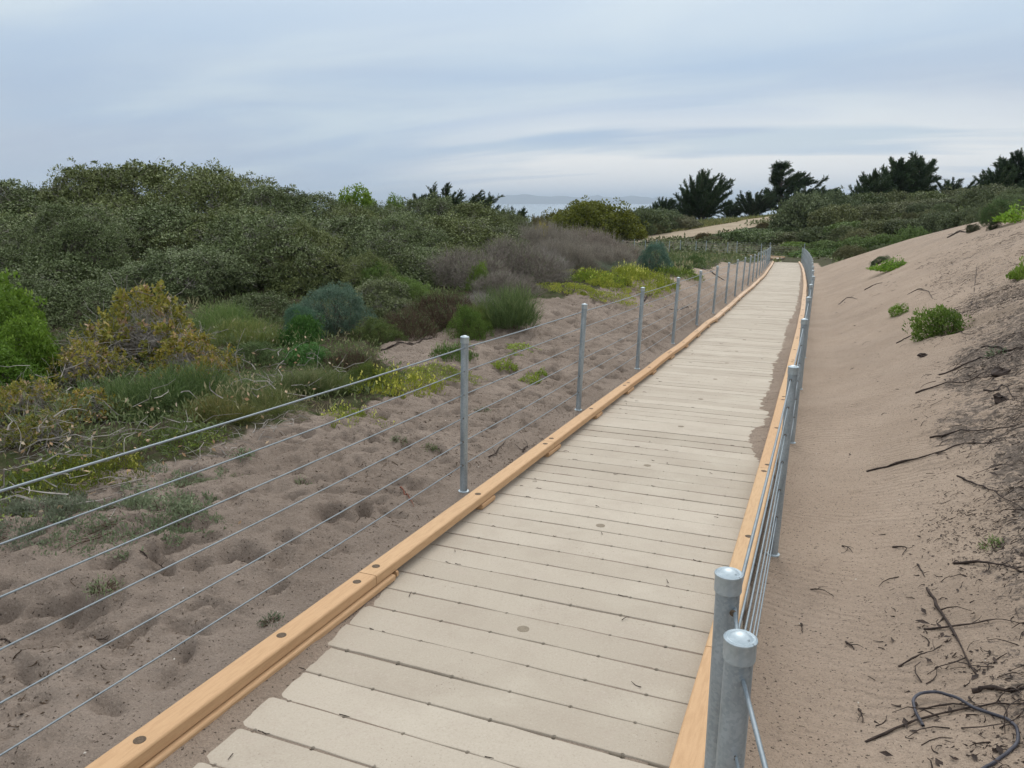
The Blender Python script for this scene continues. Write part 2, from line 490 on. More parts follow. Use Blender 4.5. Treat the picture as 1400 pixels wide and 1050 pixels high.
# foliage
M['coyote'] = mat_leaf('coyote_leaf', (.088, .116, .042), (.190, .226, .100), (.245, .278, .140), 0)
M['coyote2'] = mat_leaf('bright_scrub_leaf', (.092, .128, .048), (.195, .230, .110), (.27, .31, .165), 0)
M['bright'] = mat_leaf('fresh_leaf', (.085, .155, .016), (.210, .310, .048), (.33, .43, .09), .35)
M['oak'] = mat_leaf('yellowing_leaf', (.15, .170, .035), (.36, .315, .060), (.48, .34, .12), .3)
M['oakdry'] = mat_leaf('tan_dead_leaf', (.36, .22, .12), (.50, .36, .23), (.58, .47, .34), .2)
M['blue'] = mat_leaf('blue_green_leaf', (.075, .135, .088), (.160, .235, .165), (.23, .31, .23))
M['fern'] = mat_leaf('fern_leaf', (.045, .130, .025), (.105, .225, .055), (.15, .28, .08), .28)
M['needle'] = mat_leaf('needle_leaf', (.056, .098, .030), (.140, .192, .070), (.22, .26, .11))
M['grass'] = mat_leaf('blade_green', (.085, .120, .040), (.180, .215, .088), (.32, .29, .16))
M['grey'] = mat_leaf('grey_lilac_leaf', (.20, .195, .140), (.36, .338, .272), (.48, .43, .39))
M['olive'] = mat_leaf('olive_leaf', (.095, .112, .012), (.215, .230, .035), (.28, .29, .07))
M['ice'] = mat_leaf('yellow_green_mat', (.150, .200, .030), (.330, .370, .060), (.50, .47, .11), .3)
M['flower'] = mat_leaf('yellow_flower', (.60, .58, .10), (.75, .75, .25), None, .3)
M['scrub'] = mat_leaf('far_scrub_leaf', (.082, .102, .044), (.175, .200, .092), (.235, .25, .13), 0)
M['meadow'] = mat_leaf('far_ground_cover', (.082, .105, .034), (.160, .180, .068), (.235, .22, .115), 0)
M['cypress'] = mat_leaf('cypress_leaf', (.024, .046, .019), (.068, .102, .043), (.11, .135, .06), 0)
M['verge'] = mat_leaf('verge_grass', (.17, .18, .055), (.27, .26, .095), (.34, .30, .14), 0)
M['silver'] = mat_leaf('silver_green_leaf', (.135, .160, .098), (.235, .262, .180), (.36, .37, .27))
def mat_sea():
    t = NT('sea_water'); p = t.geo()
    h = t.noise(p, .05, 6, .65, stretch=(1, 2.5, 1))
    t.fin((.10, .16, .21), .32, .5, normal=t.bump(h, .35, 2.0))
    return t.m
M['sea'] = mat_sea()
M['island'] = mat_simple('island_scrub', (.045, .060, .050), (.085, .095, .075), .0008, .95, .05, .0)
# ------------------------------------------------------------------ ground sheet
def grow(a, b, d0, d1):
    out = [a]
    while out[-1] < b:
        t = (out[-1] - a) / (b - a)
        out.append(out[-1] + d0 * (d1 / d0) ** t)
    return out
us = np.array(sorted(set(
    [-x for x in grow(7.0, 40, .06, 1.5)] + [-x for x in grow(42, 330, 3, 30)] +
    list(np.arange(-6.97, -2.1, .026)) + list(np.arange(-2.05, -.4, .15)) + list(np.arange(-.38, 3.2, .026)) +
    grow(3.23, 14, .05, .35) + grow(14.6, 60, .8, 4) + grow(66, 300, 8, 30))))
ss = np.array(sorted(set([-x for x in grow(1, 120, .4, 20)] + list(np.arange(.2, 8.5, .026)) +
    grow(8.53, 22, .03, .11) + grow(22.15, 70, .12, .55) + grow(70.6, 160, .7, 3) + grow(164, 330, 5, 25))))
UU, SS = np.meshgrid(us, ss)
Z0 = ground(UU, SS)
XX = UU - cu(np.clip(SS, -20, 70))

# where plants cover the soil (also used for the colour of the ground)
def veg_mask(u, s):
    x = u - cu(np.clip(s, -20, 70))
    wob = 1.1 * fbm(u * .7, s * .7, 31, 3)
    edge = np.interp(s, [-20, 0, 3, 5.3, 7.0, 9.5, 12, 14, 18, 24, 30, 40, 52, 64, 70], [-4.6, -4.6, -4.75, -4.4, -4.2, -5.6, -5.3, -5.0, -4.4, -3.9, -4.3, -4.3, -3.6, -3.0, -2.6])
    left = sstep(-.35, .45, (edge - x) + wob * .6)
    c_ = crest(x)
    right = sstep(-1.0, 2.0, s - c_ - 3 + wob * 2) * sstep(.6, 1.6, x)
    far = sstep(63, 67, s + wob)
    return np.clip(np.maximum(np.maximum(left * (x < -1.2), right * (x > -1.2)), far), 0, 1)
VEG = veg_mask(UU, SS)

# fine relief: trampled sand on the left, wind-smoothed on the right
near = 1 - sstep(18, 40, np.hypot(UU, SS))
leftm = (XX < -2.28) * sstep(.0, .45, -2.28 - XX)
rightm = sstep(.15, .8, XX)
rel = np.zeros_like(Z0)
rel += leftm * (.060 * fbm(UU * 1.3, SS * 1.3, 3, 4) + .042 * fbm(UU * 4.6, SS * 4.6, 8, 4, .62) + .034 * fbm(UU * 9.5, SS * 9.5, 9, 3, .65) + .010 * noise(UU * 19, SS * 19, 14))
rel += rightm * (.05 * fbm(UU * .9, SS * .9, 13, 3) + .010 * fbm(UU * 5, SS * 7, 18, 3, .55))
litz = rightm * np.clip(sstep(.10, .75, XX - .10 * np.clip(SS, 0, 26) - .08 + .55 * fbm(UU * .8, SS * .5, 44, 3)) * .85 + .30 * fbm(UU * 1.2, SS * .7, 45, 3), 0, 1) * (1 - sstep(44, 50, SS))
litz = litz * (1 - .40 * sstep(9, 22, SS))
rel += litz * (.075 * fbm(UU * 3.1, SS * 3.1, 23, 4, .6) + .035 * fbm(UU * 10, SS * 10, 26, 3))
rel *= near
pr = np.random.default_rng(11)
def dent(u0, s0, a, b, th, depth, rim):
    L = 2.2 * max(a, b)
    i0, i1 = np.searchsorted(us, (u0 - L, u0 + L)); j0, j1 = np.searchsorted(ss, (s0 - L, s0 + L))
    if i1 - i0 < 3 or j1 - j0 < 3: return
    du = UU[j0:j1, i0:i1] - u0; dsv = SS[j0:j1, i0:i1] - s0
    p = (du * math.cos(th) + dsv * math.sin(th)) / a; q = (-du * math.sin(th) + dsv * math.cos(th)) / b
    r = np.sqrt(p * p + q * q)
    rel[j0:j1, i0:i1] += -depth * np.exp(-(r ** 4.5)) + rim * np.exp(-((r - 1.25) / .35) ** 2)
for _ in range(760):                      # footprints in the sand left of the walk
    s0 = pr.uniform(.6, 20); x0 = -2.55 - pr.beta(1.3, 1.6) * 2.6
    dent(x0 + float(cu(s0)), s0, pr.uniform(.07, .14), pr.uniform(.04, .062), pr.uniform(0, 3.1), pr.uniform(.028, .066), pr.uniform(.006, .016))
for _ in range(46):                       # a few shallow ones on the right
    s0 = pr.uniform(1.5, 12); x0 = pr.uniform(.25, 2.2)
    dent(x0, s0, pr.uniform(.05, .12), pr.uniform(.03, .06), pr.uniform(0, 3.1), pr.uniform(.006, .02), pr.uniform(.001, .005))
dent(-3.55, 2.35, .34, .26, .4, .10, .02)
dent(-3.0, 4.1, .16, .12, .9, .07, .012)
dent(2.15, 12.6, .5, .3, .2, .12, .03)
edge_fade = np.where(XX < -1.25, sstep(.02, .25, -2.30 - XX), sstep(.0, .25, XX + .18))
rel *= edge_fade
Z = Z0 + rel
TONE = sstep(-1.6, -.9, XX) * (1 - .18 * sstep(-.1, .5, fbm(UU * .5, SS * .5, 61, 3)))
TONE = np.maximum(TONE, .62 * sstep(13, 30, SS) * (XX < -1))
TONE = np.where(XX < -1.2, TONE + .10 * sstep(2.5, 7, SS), TONE)
SAND_DARK = np.clip(-rel * 9 * leftm, 0, 1) * .35 + .22 * leftm * sstep(.02, .25, fbm(UU * .9, SS * .9, 71, 3))  # left sand coloured darker in its hollows and in random patches
def surf_setup():
    def f(u, s):
        i = np.clip(np.searchsorted(us, u) - 1, 0, len(us) - 2); j = np.clip(np.searchsorted(ss, s) - 1, 0, len(ss) - 2)
        a = (u - us[i]) / (us[i + 1] - us[i]); b = (s - ss[j]) / (ss[j + 1] - ss[j])
        return (Z[j, i] * (1 - a) + Z[j, i + 1] * a) * (1 - b) + (Z[j + 1, i] * (1 - a) + Z[j + 1, i + 1] * a) * b
    return f
surf = surf_setup()                       # height of the finished sheet
ny, nx = Z.shape
idx = np.arange(nx * ny).reshape(ny, nx)
GF = np.stack([idx[:-1, :-1], idx[:-1, 1:], idx[1:, 1:], idx[1:, :-1]], -1).reshape(-1, 4)
gme = np_mesh('ground', np.c_[UU.ravel(), SS.ravel(), Z.ravel()], GF, M['ground'], True,
              {'tone': TONE, 'litter': litz, 'veg': VEG, 'sand_dark': SAND_DARK})
tag(obj('ground', gme), 'sandy ground of dunes and trampled sand around the boardwalk', kind='structure')

# ------------------------------------------------------------------ sea and the land across it
sea = np_mesh('sea', [(-70000, -20000, -27), (70000, -20000, -27), (70000, 70000, -27), (-70000, 70000, -27)], [(0, 1, 2, 3)], M['sea'])
tag(obj('sea', sea), 'flat grey blue sea out to the horizon', kind='structure')
def island():
    n, m = 160, 12
    th = np.linspace(R(-46), R(16), n)
    prof_ = np.interp(np.degrees(th), [-46, -36, -30, -24, -20.5, -17, -13, -9, -5, 2, 9, 16], [0, 40, 110, 190, 262, 225, 190, 205, 150, 190, 90, 0])
    prof_ = np.maximum(prof_ + 70 * fbm(np.degrees(th) * .8, 0 * th, 5, 4) * (prof_ > 10), 0)
    V = []
    for j in range(m):
        r_ = 23000 + 420 * (j - 5)
        k = math.sin(math.pi * j / (m - 1)) ** .8
        hh = prof_ * k * (1 + .35 * fbm(np.degrees(th) * 1.9, 0 * th + j * .6, 15, 3)) - 30
        V.append(np.c_[np.sin(th) * r_, np.cos(th) * r_, hh])
    V = np.concatenate(V)
    I = np.arange(n * m).reshape(m, n)
    F_ = np.stack([I[:-1, :-1], I[:-1, 1:], I[1:, 1:], I[1:, :-1]], -1).reshape(-1, 4)
    tag(obj('distant_hills', np_mesh('distant_hills', V, F_, M['island'], True)), 'low hazy blue hills across the sea', kind='structure')
island()

# ------------------------------------------------------------------ dirt road on the far rise
def ribbon(name, pts, widths, mat, lift, n=60, label=None):
    pts = np.array(pts, float)
    tt = np.linspace(0, 1, len(pts)); t = np.linspace(0, 1, n)
    c_ = np.c_[np.interp(t, tt, pts[:, 0]), np.interp(t, tt, pts[:, 1])]
    for _ in range(12): c_[1:-1] = .25 * c_[:-2] + .5 * c_[1:-1] + .25 * c_[2:]
    w = np.interp(t, tt, widths)
    d = unit(np.gradient(c_, axis=0)); nrm = np.c_[-d[:, 1], d[:, 0]]
    V = []; m = 7
    for k in range(m):
        a = (k / (m - 1) - .5)
        q = c_ + nrm * (a * w * (1 + .16 * noise(t * 26, 0 * t + k, 77)))[:, None]
        V.append(np.c_[q, surf(q[:, 0], q[:, 1]) + lift * (1 - 2.2 * a * a)])
    V = np.concatenate(V); I = np.arange(n * m).reshape(m, n)
    F_ = np.stack([I[:-1, :-1], I[:-1, 1:], I[1:, 1:], I[1:, :-1]], -1).reshape(-1, 4)
    o = obj(name, np_mesh(name, V, F_, mat, True))
    tag(o, label, kind='structure')
ra, rb, rc, rd = hit(845, 331)[0], hit(930, 322)[0], hit(1000, 311)[0], hit(1062, 297)[0]
ribbon('dirt_road', [ra[:2], rb[:2], rc[:2], rd[:2], (rd[0] + 6, rd[1] + 7)], [8.5, 8, 7, 5.5, 5], M['road'], .16, label='pale dirt road climbing the far rise towards the dark trees')
fp = [hit(1052, 310)[0], hit(1068, 316)[0], hit(1081, 322)[0]]
ribbon('footpath', [q[:2] for q in fp], [1.4, 1.2, 1.1], M['road'], .1, 20, 'short pale footpath beside the far scrub hill')

# ------------------------------------------------------------------ boardwalk
SPAN = 1.5                       # bearer spacing
PITCHP = SPAN / 7
UL, UR = -2.24, -.24             # plank ends, under the curbs
S_START, N_PL = .56, 297
NOTCH = [-.965, -.69, -.415, -.14, .14, .415, .69, .965]      # small drain holes left in every joint
def plank_mesh(seed):
    g = np.random.default_rng(seed)
    us_ = np.sort(np.r_[np.linspace(UL + 1.25, UR + 1.25, 17), [q + e for q in NOTCH for e in (-.0085, -.004, .004, .0085)]]); n = len(us_)
    cut = np.zeros(n)
    for q in NOTCH: cut[np.abs(us_ - q) < .005] = .0055
    hw = PITCHP / 2 - .0034
    ea = np.interp(us_, np.linspace(-1, 1, 26), g.normal(0, .0013, 26)) + .0022 * np.sin(us_ * g.uniform(2, 5) + g.uniform(0, 6))
    eb = np.interp(us_, np.linspace(-1, 1, 26), g.normal(0, .0013, 26)) + .0022 * np.sin(us_ * g.uniform(2, 5) + g.uniform(0, 6))
    zt = .0016 * np.sin(us_ * g.uniform(2, 5) + g.uniform(0, 6))
    rows = []
    for y, dz in ((-1, -.05), (-1, -.007), (-.985, -.0016), (-.955, 0), (.955, 0), (.985, -.0016), (1, -.007), (1, -.05)):
        e = (-ea + cut) if y < 0 else (eb - cut)
        rows.append(np.c_[us_, y * hw + (e if abs(y) > .96 else e * .6), dz + (zt if dz > -.04 else 0 * zt)])
    k = len(rows); V = np.concatenate(rows); I = np.arange(k * n).reshape(k, n)
    F_ = np.stack([I[:-1, :-1], I[:-1, 1:], I[1:, 1:], I[1:, :-1]], -1).reshape(-1, 4)
    ends = []
    for c_ in (0, n - 1):
        for r_ in range(3): ends.append((I[r_, c_], I[r_ + 1, c_], I[k - 2 - r_, c_], I[k - 1 - r_, c_]))
    me = np_mesh('plank', V, np.r_[F_, np.array(ends)], M['plank'], False)
    return me
PL = [plank_mesh(100 + i) for i in range(9)]
def disc_mesh(name, r, mat, n=14, dome=.0, z=0.0):
    a = np.linspace(0, 2 * math.pi, n, endpoint=False)
    V = [(0, 0, z + dome)] + [(r * math.cos(t), r * math.sin(t), z) for t in a] + [(r * math.cos(t), r * math.sin(t), z - .008) for t in a]
    F_ = [(0, 1 + i, 1 + (i + 1) % n) for i in range(n)]
    F_ += [(1 + i, 1 + n + i, 1 + n + (i + 1) % n) for i in range(n)] + [(1 + i, 1 + n + (i + 1) % n, 1 + (i + 1) % n) for i in range(n)]
    return np_mesh(name, V, F_, mat)
deck_plug = disc_mesh('bolt_plug', .031, M['plugdeck'], z=.0014)
walk = empty('boardwalk', (-1.25, 1.0, -.04))
tag(walk, 'long boardwalk of pale sandy planks with timber curbs running to the far dip', 'boardwalk')
bpy.context.view_layer.update()
WINV = walk.matrix_world.inverted()
def to_walk(o):
    o.parent = walk; o.matrix_parent_inverse = WINV
    return o
def slope(s, h=.11):
    return math.atan2(float(deck_z(s + h) - deck_z(s - h)), 2 * h)
pg = np.random.default_rng(5)
GAPS = {}
s = S_START; kpl = 0
plank_s = []
# joint positions: seven planks to a bearer span, with a wider joint now and then
for kpl in range(N_PL):
    sc_ = S_START + (kpl + .5) * PITCHP
    plank_s.append(sc_)
    o = link(bpy.data.objects.new('plank', PL[int(pg.integers(len(PL)))]))
    o.location = (-1.25 + float(cu(sc_)), sc_, float(deck_z(sc_)) + pg.normal(0, .0012))
    head = -math.atan2(float(cu(sc_ + 1) - cu(sc_ - 1)), -2)
    flip = math.pi if pg.random() < .5 else 0
    o.rotation_euler = ((slope(sc_) if not flip else -slope(sc_)) + pg.normal(0, .004), pg.normal(0, .0012), math.atan2(-(float(cu(sc_ + 1) - cu(sc_ - 1))), 2) + flip + pg.normal(0, .0012))
    to_walk(o)
    # the bolt plug of each bearer sits in the middle of its plank
    m_ = (sc_ - 3.28) / SPAN
    if abs(m_ - round(m_)) * SPAN < PITCHP / 2 and sc_ < 24:
        pz = link(bpy.data.objects.new('bolt_plug', deck_plug))
        pz.parent = o
        sg = -1 if flip else 1
        pz.location = (sg * pg.normal(-.01, .012), sg * pg.normal(0, .012), .0012)
# sand packed in the joints, with small open drain holes left in it
def joint_fill():
    V, F_ = [], []
    g = np.random.default_rng(3)
    for k in range(1, N_PL):
        sj = S_START + k * PITCHP
        if sj > 40: break
        ends_ = [-.90] + NOTCH[1:-1] + [.90]
        for q0, q1 in zip(ends_[:-1], ends_[1:]):
            a, b = -1.25 + q0 + g.uniform(.007, .011), -1.25 + q1 - g.uniform(.007, .011)
            if g.random() < .18: b -= g.uniform(.0, .12)
            if b - a > .02:
                zz = float(deck_z(sj)) - .0042 + g.normal(0, .0012); cc = float(cu(sj))
                n0 = len(V)
                for (uu, w_) in ((a, .004), (a + .012, .0085), (.5 * (a + b), .0085), (b - .012, .0085), (b, .004)):
                    for sy in (-1, 1): V.append((uu + cc, sj + sy * w_, zz + g.normal(0, .0008)))
                for i in range(4): F_.append((n0 + 2 * i, n0 + 2 * i + 2, n0 + 2 * i + 3, n0 + 2 * i + 1))
    o = obj('joint_sand', np_mesh('joint_sand', V, F_, M['jointsand'], True))
    o['kind'] = 'stuff'
    to_walk(o)
joint_fill()
# bearers below the planks
def box_mesh(name, sx, sy, sz, mat, ch=.004):
    hx, hy, hz = sx / 2, sy / 2, sz / 2
    V = []; 
    for z in (-hz, hz):
        for (x, y) in ((-hx + ch, -hy), (hx - ch, -hy), (hx, -hy + ch), (hx, hy - ch), (hx - ch, hy), (-hx + ch, hy), (-hx, hy - ch), (-hx, -hy + ch)):
            V.append((x, y, z - (0 if z < 0 else ch)))
    for (x, y) in ((-hx + ch, -hy + ch), (hx - ch, -hy + ch), (hx - ch, hy - ch), (-hx + ch, hy - ch)): V.append((x, y, hz))
    me = bpy.data.meshes.new(name)
    F_ = [tuple(range(7, -1, -1))] + [(i, (i + 1) % 8, 8 + (i + 1) % 8, 8 + i) for i in range(8)]
    F_ += [(8, 9, 17, 16), (9, 10, 17), (10, 11, 18, 17), (11, 12, 18), (12, 13, 19, 18), (13, 14, 19), (14, 15, 16, 19), (15, 8, 16), (16, 17, 18, 19)]
    me.from_pydata(V, [], F_); me.update(); me.materials.append(mat)
    return me
# curbs: timber rails on low scupper blocks
RW, RH, BH = .118, .062, .040
rail_plug = disc_mesh('bolt_plug', .023, M['plug'], z=.0008)
def rail_mesh(u0, s0, s1, z0, h, w, far):
    n = 14; t = np.linspace(s0, s1, n); ch = .009
    sec = [(-w / 2 + ch, 0), (-w / 2, ch), (-w / 2, h - ch), (-w / 2 + ch * .35, h - ch * .35), (-w / 2 + ch, h), (w / 2 - ch, h), (w / 2 - ch * .35, h - ch * .35), (w / 2, h - ch), (w / 2, ch), (w / 2 - ch, 0)]
    k = len(sec); V = []
    for s_ in t:
        wob = .018 * float(noise(np.array(s_ / 1.9), np.array(u0 * 3.0), 55)) * float(sstep(6, 12, s_))
        for (x, z) in sec: V.append((u0 + float(cu(s_)) + x + wob, s_, float(deck_z(s_)) + z0 + z))
    F_ = []
    for i in range(n - 1):
        for j in range(k): F_.append((i * k + j, i * k + (j + 1) % k, (i + 1) * k + (j + 1) % k, (i + 1) * k + j))
    me = bpy.data.meshes.new('curb_rail')
    F_ += [tuple(range(k)), tuple(range(n * k - 1, n * k - k - 1, -1))]
    me.from_pydata(V, [], F_); me.update(); me.materials.append(M['wood'])
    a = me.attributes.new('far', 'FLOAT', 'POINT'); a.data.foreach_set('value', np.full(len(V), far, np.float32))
    return me
for side, u0 in ((-1, -2.185), (1, -.305)):
    j0 = 3.265 if side < 0 else 3.25
    joints = [j0 + 3.0 * k for k in range(-1, 21)]
    for k in range(len(joints) - 1):
        a, b = joints[k] + .003, joints[k + 1] - .003
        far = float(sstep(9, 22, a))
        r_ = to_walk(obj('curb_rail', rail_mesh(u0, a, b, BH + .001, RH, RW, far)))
        if a < 26:
            for sp_ in ((1.74, 2.55, 3.16) if (k == 0 and side < 0) else (a + .10, (a + b) / 2 - .06, b - .09)):
                pz = link(bpy.data.objects.new('bolt_plug', rail_plug))
                pz.location = (u0 + float(cu(sp_)) + pg.normal(0, .006), sp_, float(deck_z(sp_)) + BH + RH + .0015)
                pz.rotation_euler = (slope(sp_), 0, 0)
                pz.parent = r_
        if k == 0 and side < 0:
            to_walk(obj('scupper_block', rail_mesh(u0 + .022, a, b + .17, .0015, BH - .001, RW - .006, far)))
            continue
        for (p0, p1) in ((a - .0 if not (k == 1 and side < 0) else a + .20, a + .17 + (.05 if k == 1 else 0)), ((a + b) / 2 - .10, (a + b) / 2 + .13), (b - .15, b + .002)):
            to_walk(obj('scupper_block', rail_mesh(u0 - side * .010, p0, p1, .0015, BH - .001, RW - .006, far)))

# blown sand lying on the deck
def drift(name, label, s0, s1, u_edge, wfun, sgn, ds, hmax, rag=1.0):
    t = np.array(grow(s0, s1, ds, ds * 5)); m = 40
    q = np.linspace(-.06, .42, m)
    S_, Q_ = np.meshgrid(t, q, indexing='ij')
    ph = (S_ - S_START) / PITCHP; ph = np.abs(ph - np.round(ph))        # 0 on a joint
    finger = .035 * np.exp(-(ph / .045) ** 2) + .040 * noise(np.round((S_ - S_START) / PITCHP - .5), 0 * S_, 23)
    w = wfun(S_) + finger * (wfun(S_) > .01) + .045 * rag * fbm(S_ * 11, Q_ * 11, 41, 3)
    hgt = np.clip((w - Q_) * .22, -.014, hmax) + .003 * fbm(S_ * 16, Q_ * 16, 43, 3) * (w > Q_)
    V = np.c_[(u_edge + sgn * Q_ + cu(S_)).ravel(), S_.ravel(), (deck_z(S_) + hgt).ravel()]
    I = np.arange(V.shape[0]).reshape(S_.shape)
    F_ = np.stack([I[:-1, :-1], I[:-1, 1:], I[1:, 1:], I[1:, :-1]], -1).reshape(-1, 4)
    keep = (hgt.ravel()[F_] > -.0128).any(1) & (w.ravel()[F_] > .004).any(1)
    F_ = F_[keep]
    used, inv_ = np.unique(F_, return_inverse=True)
    one = np.ones(len(used))
    me = np_mesh(name, V[used], inv_.reshape(F_.shape), M['ground'], True, {'tone': one * .7, 'litter': one * .05, 'veg': one * 0, 'sand_dark': one * .30})
    tag(obj(name, me), label, kind='stuff')
drift('sand_drift', 'blown sand along the right curb of the boardwalk', 6.6, 58, -.36,
      lambda s_: np.interp(s_, [6.6, 7.0, 7.6, 8.1, 8.6, 9.3, 10.2, 11, 13, 15, 18, 22, 26, 34, 44, 58], [.0, .10, .21, .13, .09, .22, .18, .19, .23, .20, .24, .16, .13, .16, .10, .04]) - .02, -1, .012, .035)
drift('sand_drift', 'blown sand along the left curb where the boardwalk is nearest', .7, 3.35, -2.12,
      lambda s_: np.interp(s_, [.7, 1.6, 2.0, 2.5, 2.8, 3.1, 3.35], [.17, .13, .11, .08, .07, .03, .0]), 1, .010, .02, .35)

# ------------------------------------------------------------------ cable fences
PIPE, CAPR = .0290, .0322
def lathe(name, prof_, mat, n=18, smooth=True):
    V = []; F_ = []
    a = np.linspace(0, 2 * math.pi, n, endpoint=False)
    for (r_, z) in prof_:
        for t in a: V.append((r_ * math.cos(t), r_ * math.sin(t), z))
    for i in range(len(prof_) - 1):
        for j in range(n): F_.append((i * n + j, i * n + (j + 1) % n, (i + 1) * n + (j + 1) % n, (i + 1) * n + j))
    me = bpy.data.meshes.new(name)
    F_.append(tuple((len(prof_) - 1) * n + j for j in range(n))); F_.append(tuple(range(n - 1, -1, -1)))
    me.from_pydata(V, [], F_); me.update(); me.materials.append(mat)
    me.polygons.foreach_set('use_smooth', [smooth] * len(F_))
    try: me.set_sharp_from_angle(angle=R(38))
    except Exception: pass
    return me
POST_H = 1.19
post_me = lathe('post', [(PIPE, -.42), (PIPE, POST_H - .035)], M['steel'])
cap_me = lathe('post_cap', [(CAPR, POST_H - .050), (CAPR + .0006, POST_H - .046), (CAPR, POST_H - .012), (CAPR + .0018, POST_H - .009), (CAPR + .0018, POST_H - .004),
                (CAPR * .93, POST_H - .001), (CAPR * .80, POST_H - .003), (CAPR * .70, POST_H - .0005), (CAPR * .45, POST_H + .005), (CAPR * .15, POST_H + .0075)], M['cap'])
collar_me = lathe('base_collar', [(PIPE * 1.0, -.0), (PIPE * 1.45, .0), (PIPE * 1.45, .012), (PIPE * 1.02, .016)], M['cap'])
hole_me = lathe('cable_eyelet', [(.0085, 0), (.0085, .0025), (.0062, .003)], M['plug'], 10)
CABZ = [1.105, .926, .745, .562, .372, .183]
def tube(name, pts, rad, mat, n=6, cap=True, smooth=True):
    P = np.array(pts, float); T = unit(np.gradient(P, axis=0))
    ref = np.array([0, 0, 1.0]) if abs(T[:, 2]).mean() < .8 else np.array([1.0, 0, 0])
    A = unit(np.cross(T, ref)); B = np.cross(A, T)
    rad = np.broadcast_to(rad, len(P))
    an = np.linspace(0, 2 * math.pi, n, endpoint=False)
    V = (P[:, None] + rad[:, None, None] * (np.cos(an)[None, :, None] * A[:, None] + np.sin(an)[None, :, None] * B[:, None])).reshape(-1, 3)
    F_ = []
    for i in range(len(P) - 1):
        for j in range(n): F_.append((i * n + j, i * n + (j + 1) % n, (i + 1) * n + (j + 1) % n, (i + 1) * n + j))
    return np_mesh(name, V, F_, mat, smooth)
U_FIX = {1.47: .050, 1.756: .006}
def fence(label, u0, post_s, lean, wire_s0, top_off, wire_u=0.0):
    f = empty('cable_fence', (u0, post_s[0], float(deck_z(post_s[0]))))
    tag(f, label, 'fence', 'cable fences of the main boardwalk')
    bpy.context.view_layer.update()
    FI = f.matrix_world.inverted()
    g = np.random.default_rng(int(abs(u0) * 100))
    for s_ in post_s:
        z = -.04 * s_ + top_off
        x = u0 + float(cu(s_)) - lean * 1.15 + U_FIX.get(s_, 0)
        p = link(bpy.data.objects.new('post', post_me)); p.location = (x, s_, z)
        p.rotation_euler = (g.normal(0, .006), lean + g.normal(0, .006), 0)
        # lean about the top, so that the wires still meet the posts
        p.parent = f; p.matrix_parent_inverse = FI
        c_ = obj('post_cap', cap_me, p)
        if s_ < 26:
            zz = float(surf(np.array(x), np.array(s_))) - z
            k = obj('base_collar', collar_me, p); k.location = (0, 0, max(zz, -.3) - .004)
    # wires run through every post
    allp = [wire_s0] + list(post_s)
    for h, rad in zip(CABZ, (.0050, .0038, .0038, .0038, .0038, .0038)):
        pts = []
        for i in range(len(allp) - 1):
            a, b = allp[i], allp[i + 1]; L = b - a
            for t in np.linspace(0, 1, 7)[:-1]:
                s_ = a + t * L; sag = .006 * 4 * t * (1 - t) * (L / 3.05) ** 2
                pts.append((u0 + float(cu(s_)) + lean * (h - 1.15) + U_FIX.get(a, 0) * (1 - t) + U_FIX.get(b, 0) * t + (wire_u * (1 - t) if a < 0 else 0), s_, -.04 * s_ + top_off + h - sag))
        s_ = allp[-1]; pts.append((u0 + float(cu(s_)) + lean * (h - 1.15), s_, -.04 * s_ + top_off + h))
        w = obj('wire_cable', tube('wire_cable', pts, rad, M['cable']))
        w.parent = f; w.matrix_parent_inverse = FI
        for s_ in post_s:
            if s_ > 9: continue
            for sg in (-1, 1):
                e = link(bpy.data.objects.new('cable_eyelet', hole_me))
                e.location = (u0 + float(cu(s_)) + lean * (h - 1.15) + U_FIX.get(s_, 0), s_ + sg * (PIPE - .001), -.04 * s_ + top_off + h)
                e.rotation_euler = (-sg * math.pi / 2, 0, 0)
                e.parent = f; e.matrix_parent_inverse = FI
    return f
left_s = [.75] + [5.08 + 3.05 * i for i in range(20)]
right_s = [1.47, 1.756] + [5.02 + 3.05 * i for i in range(20)]
fence('galvanised post and wire cable fence on the left side of the boardwalk', -2.43, left_s, R(1.9), -1.0, 0.0)
fence('galvanised post and wire cable fence on the right side of the boardwalk, nearest the camera', -.14, right_s, R(.8), -1.2, -.035, .70)

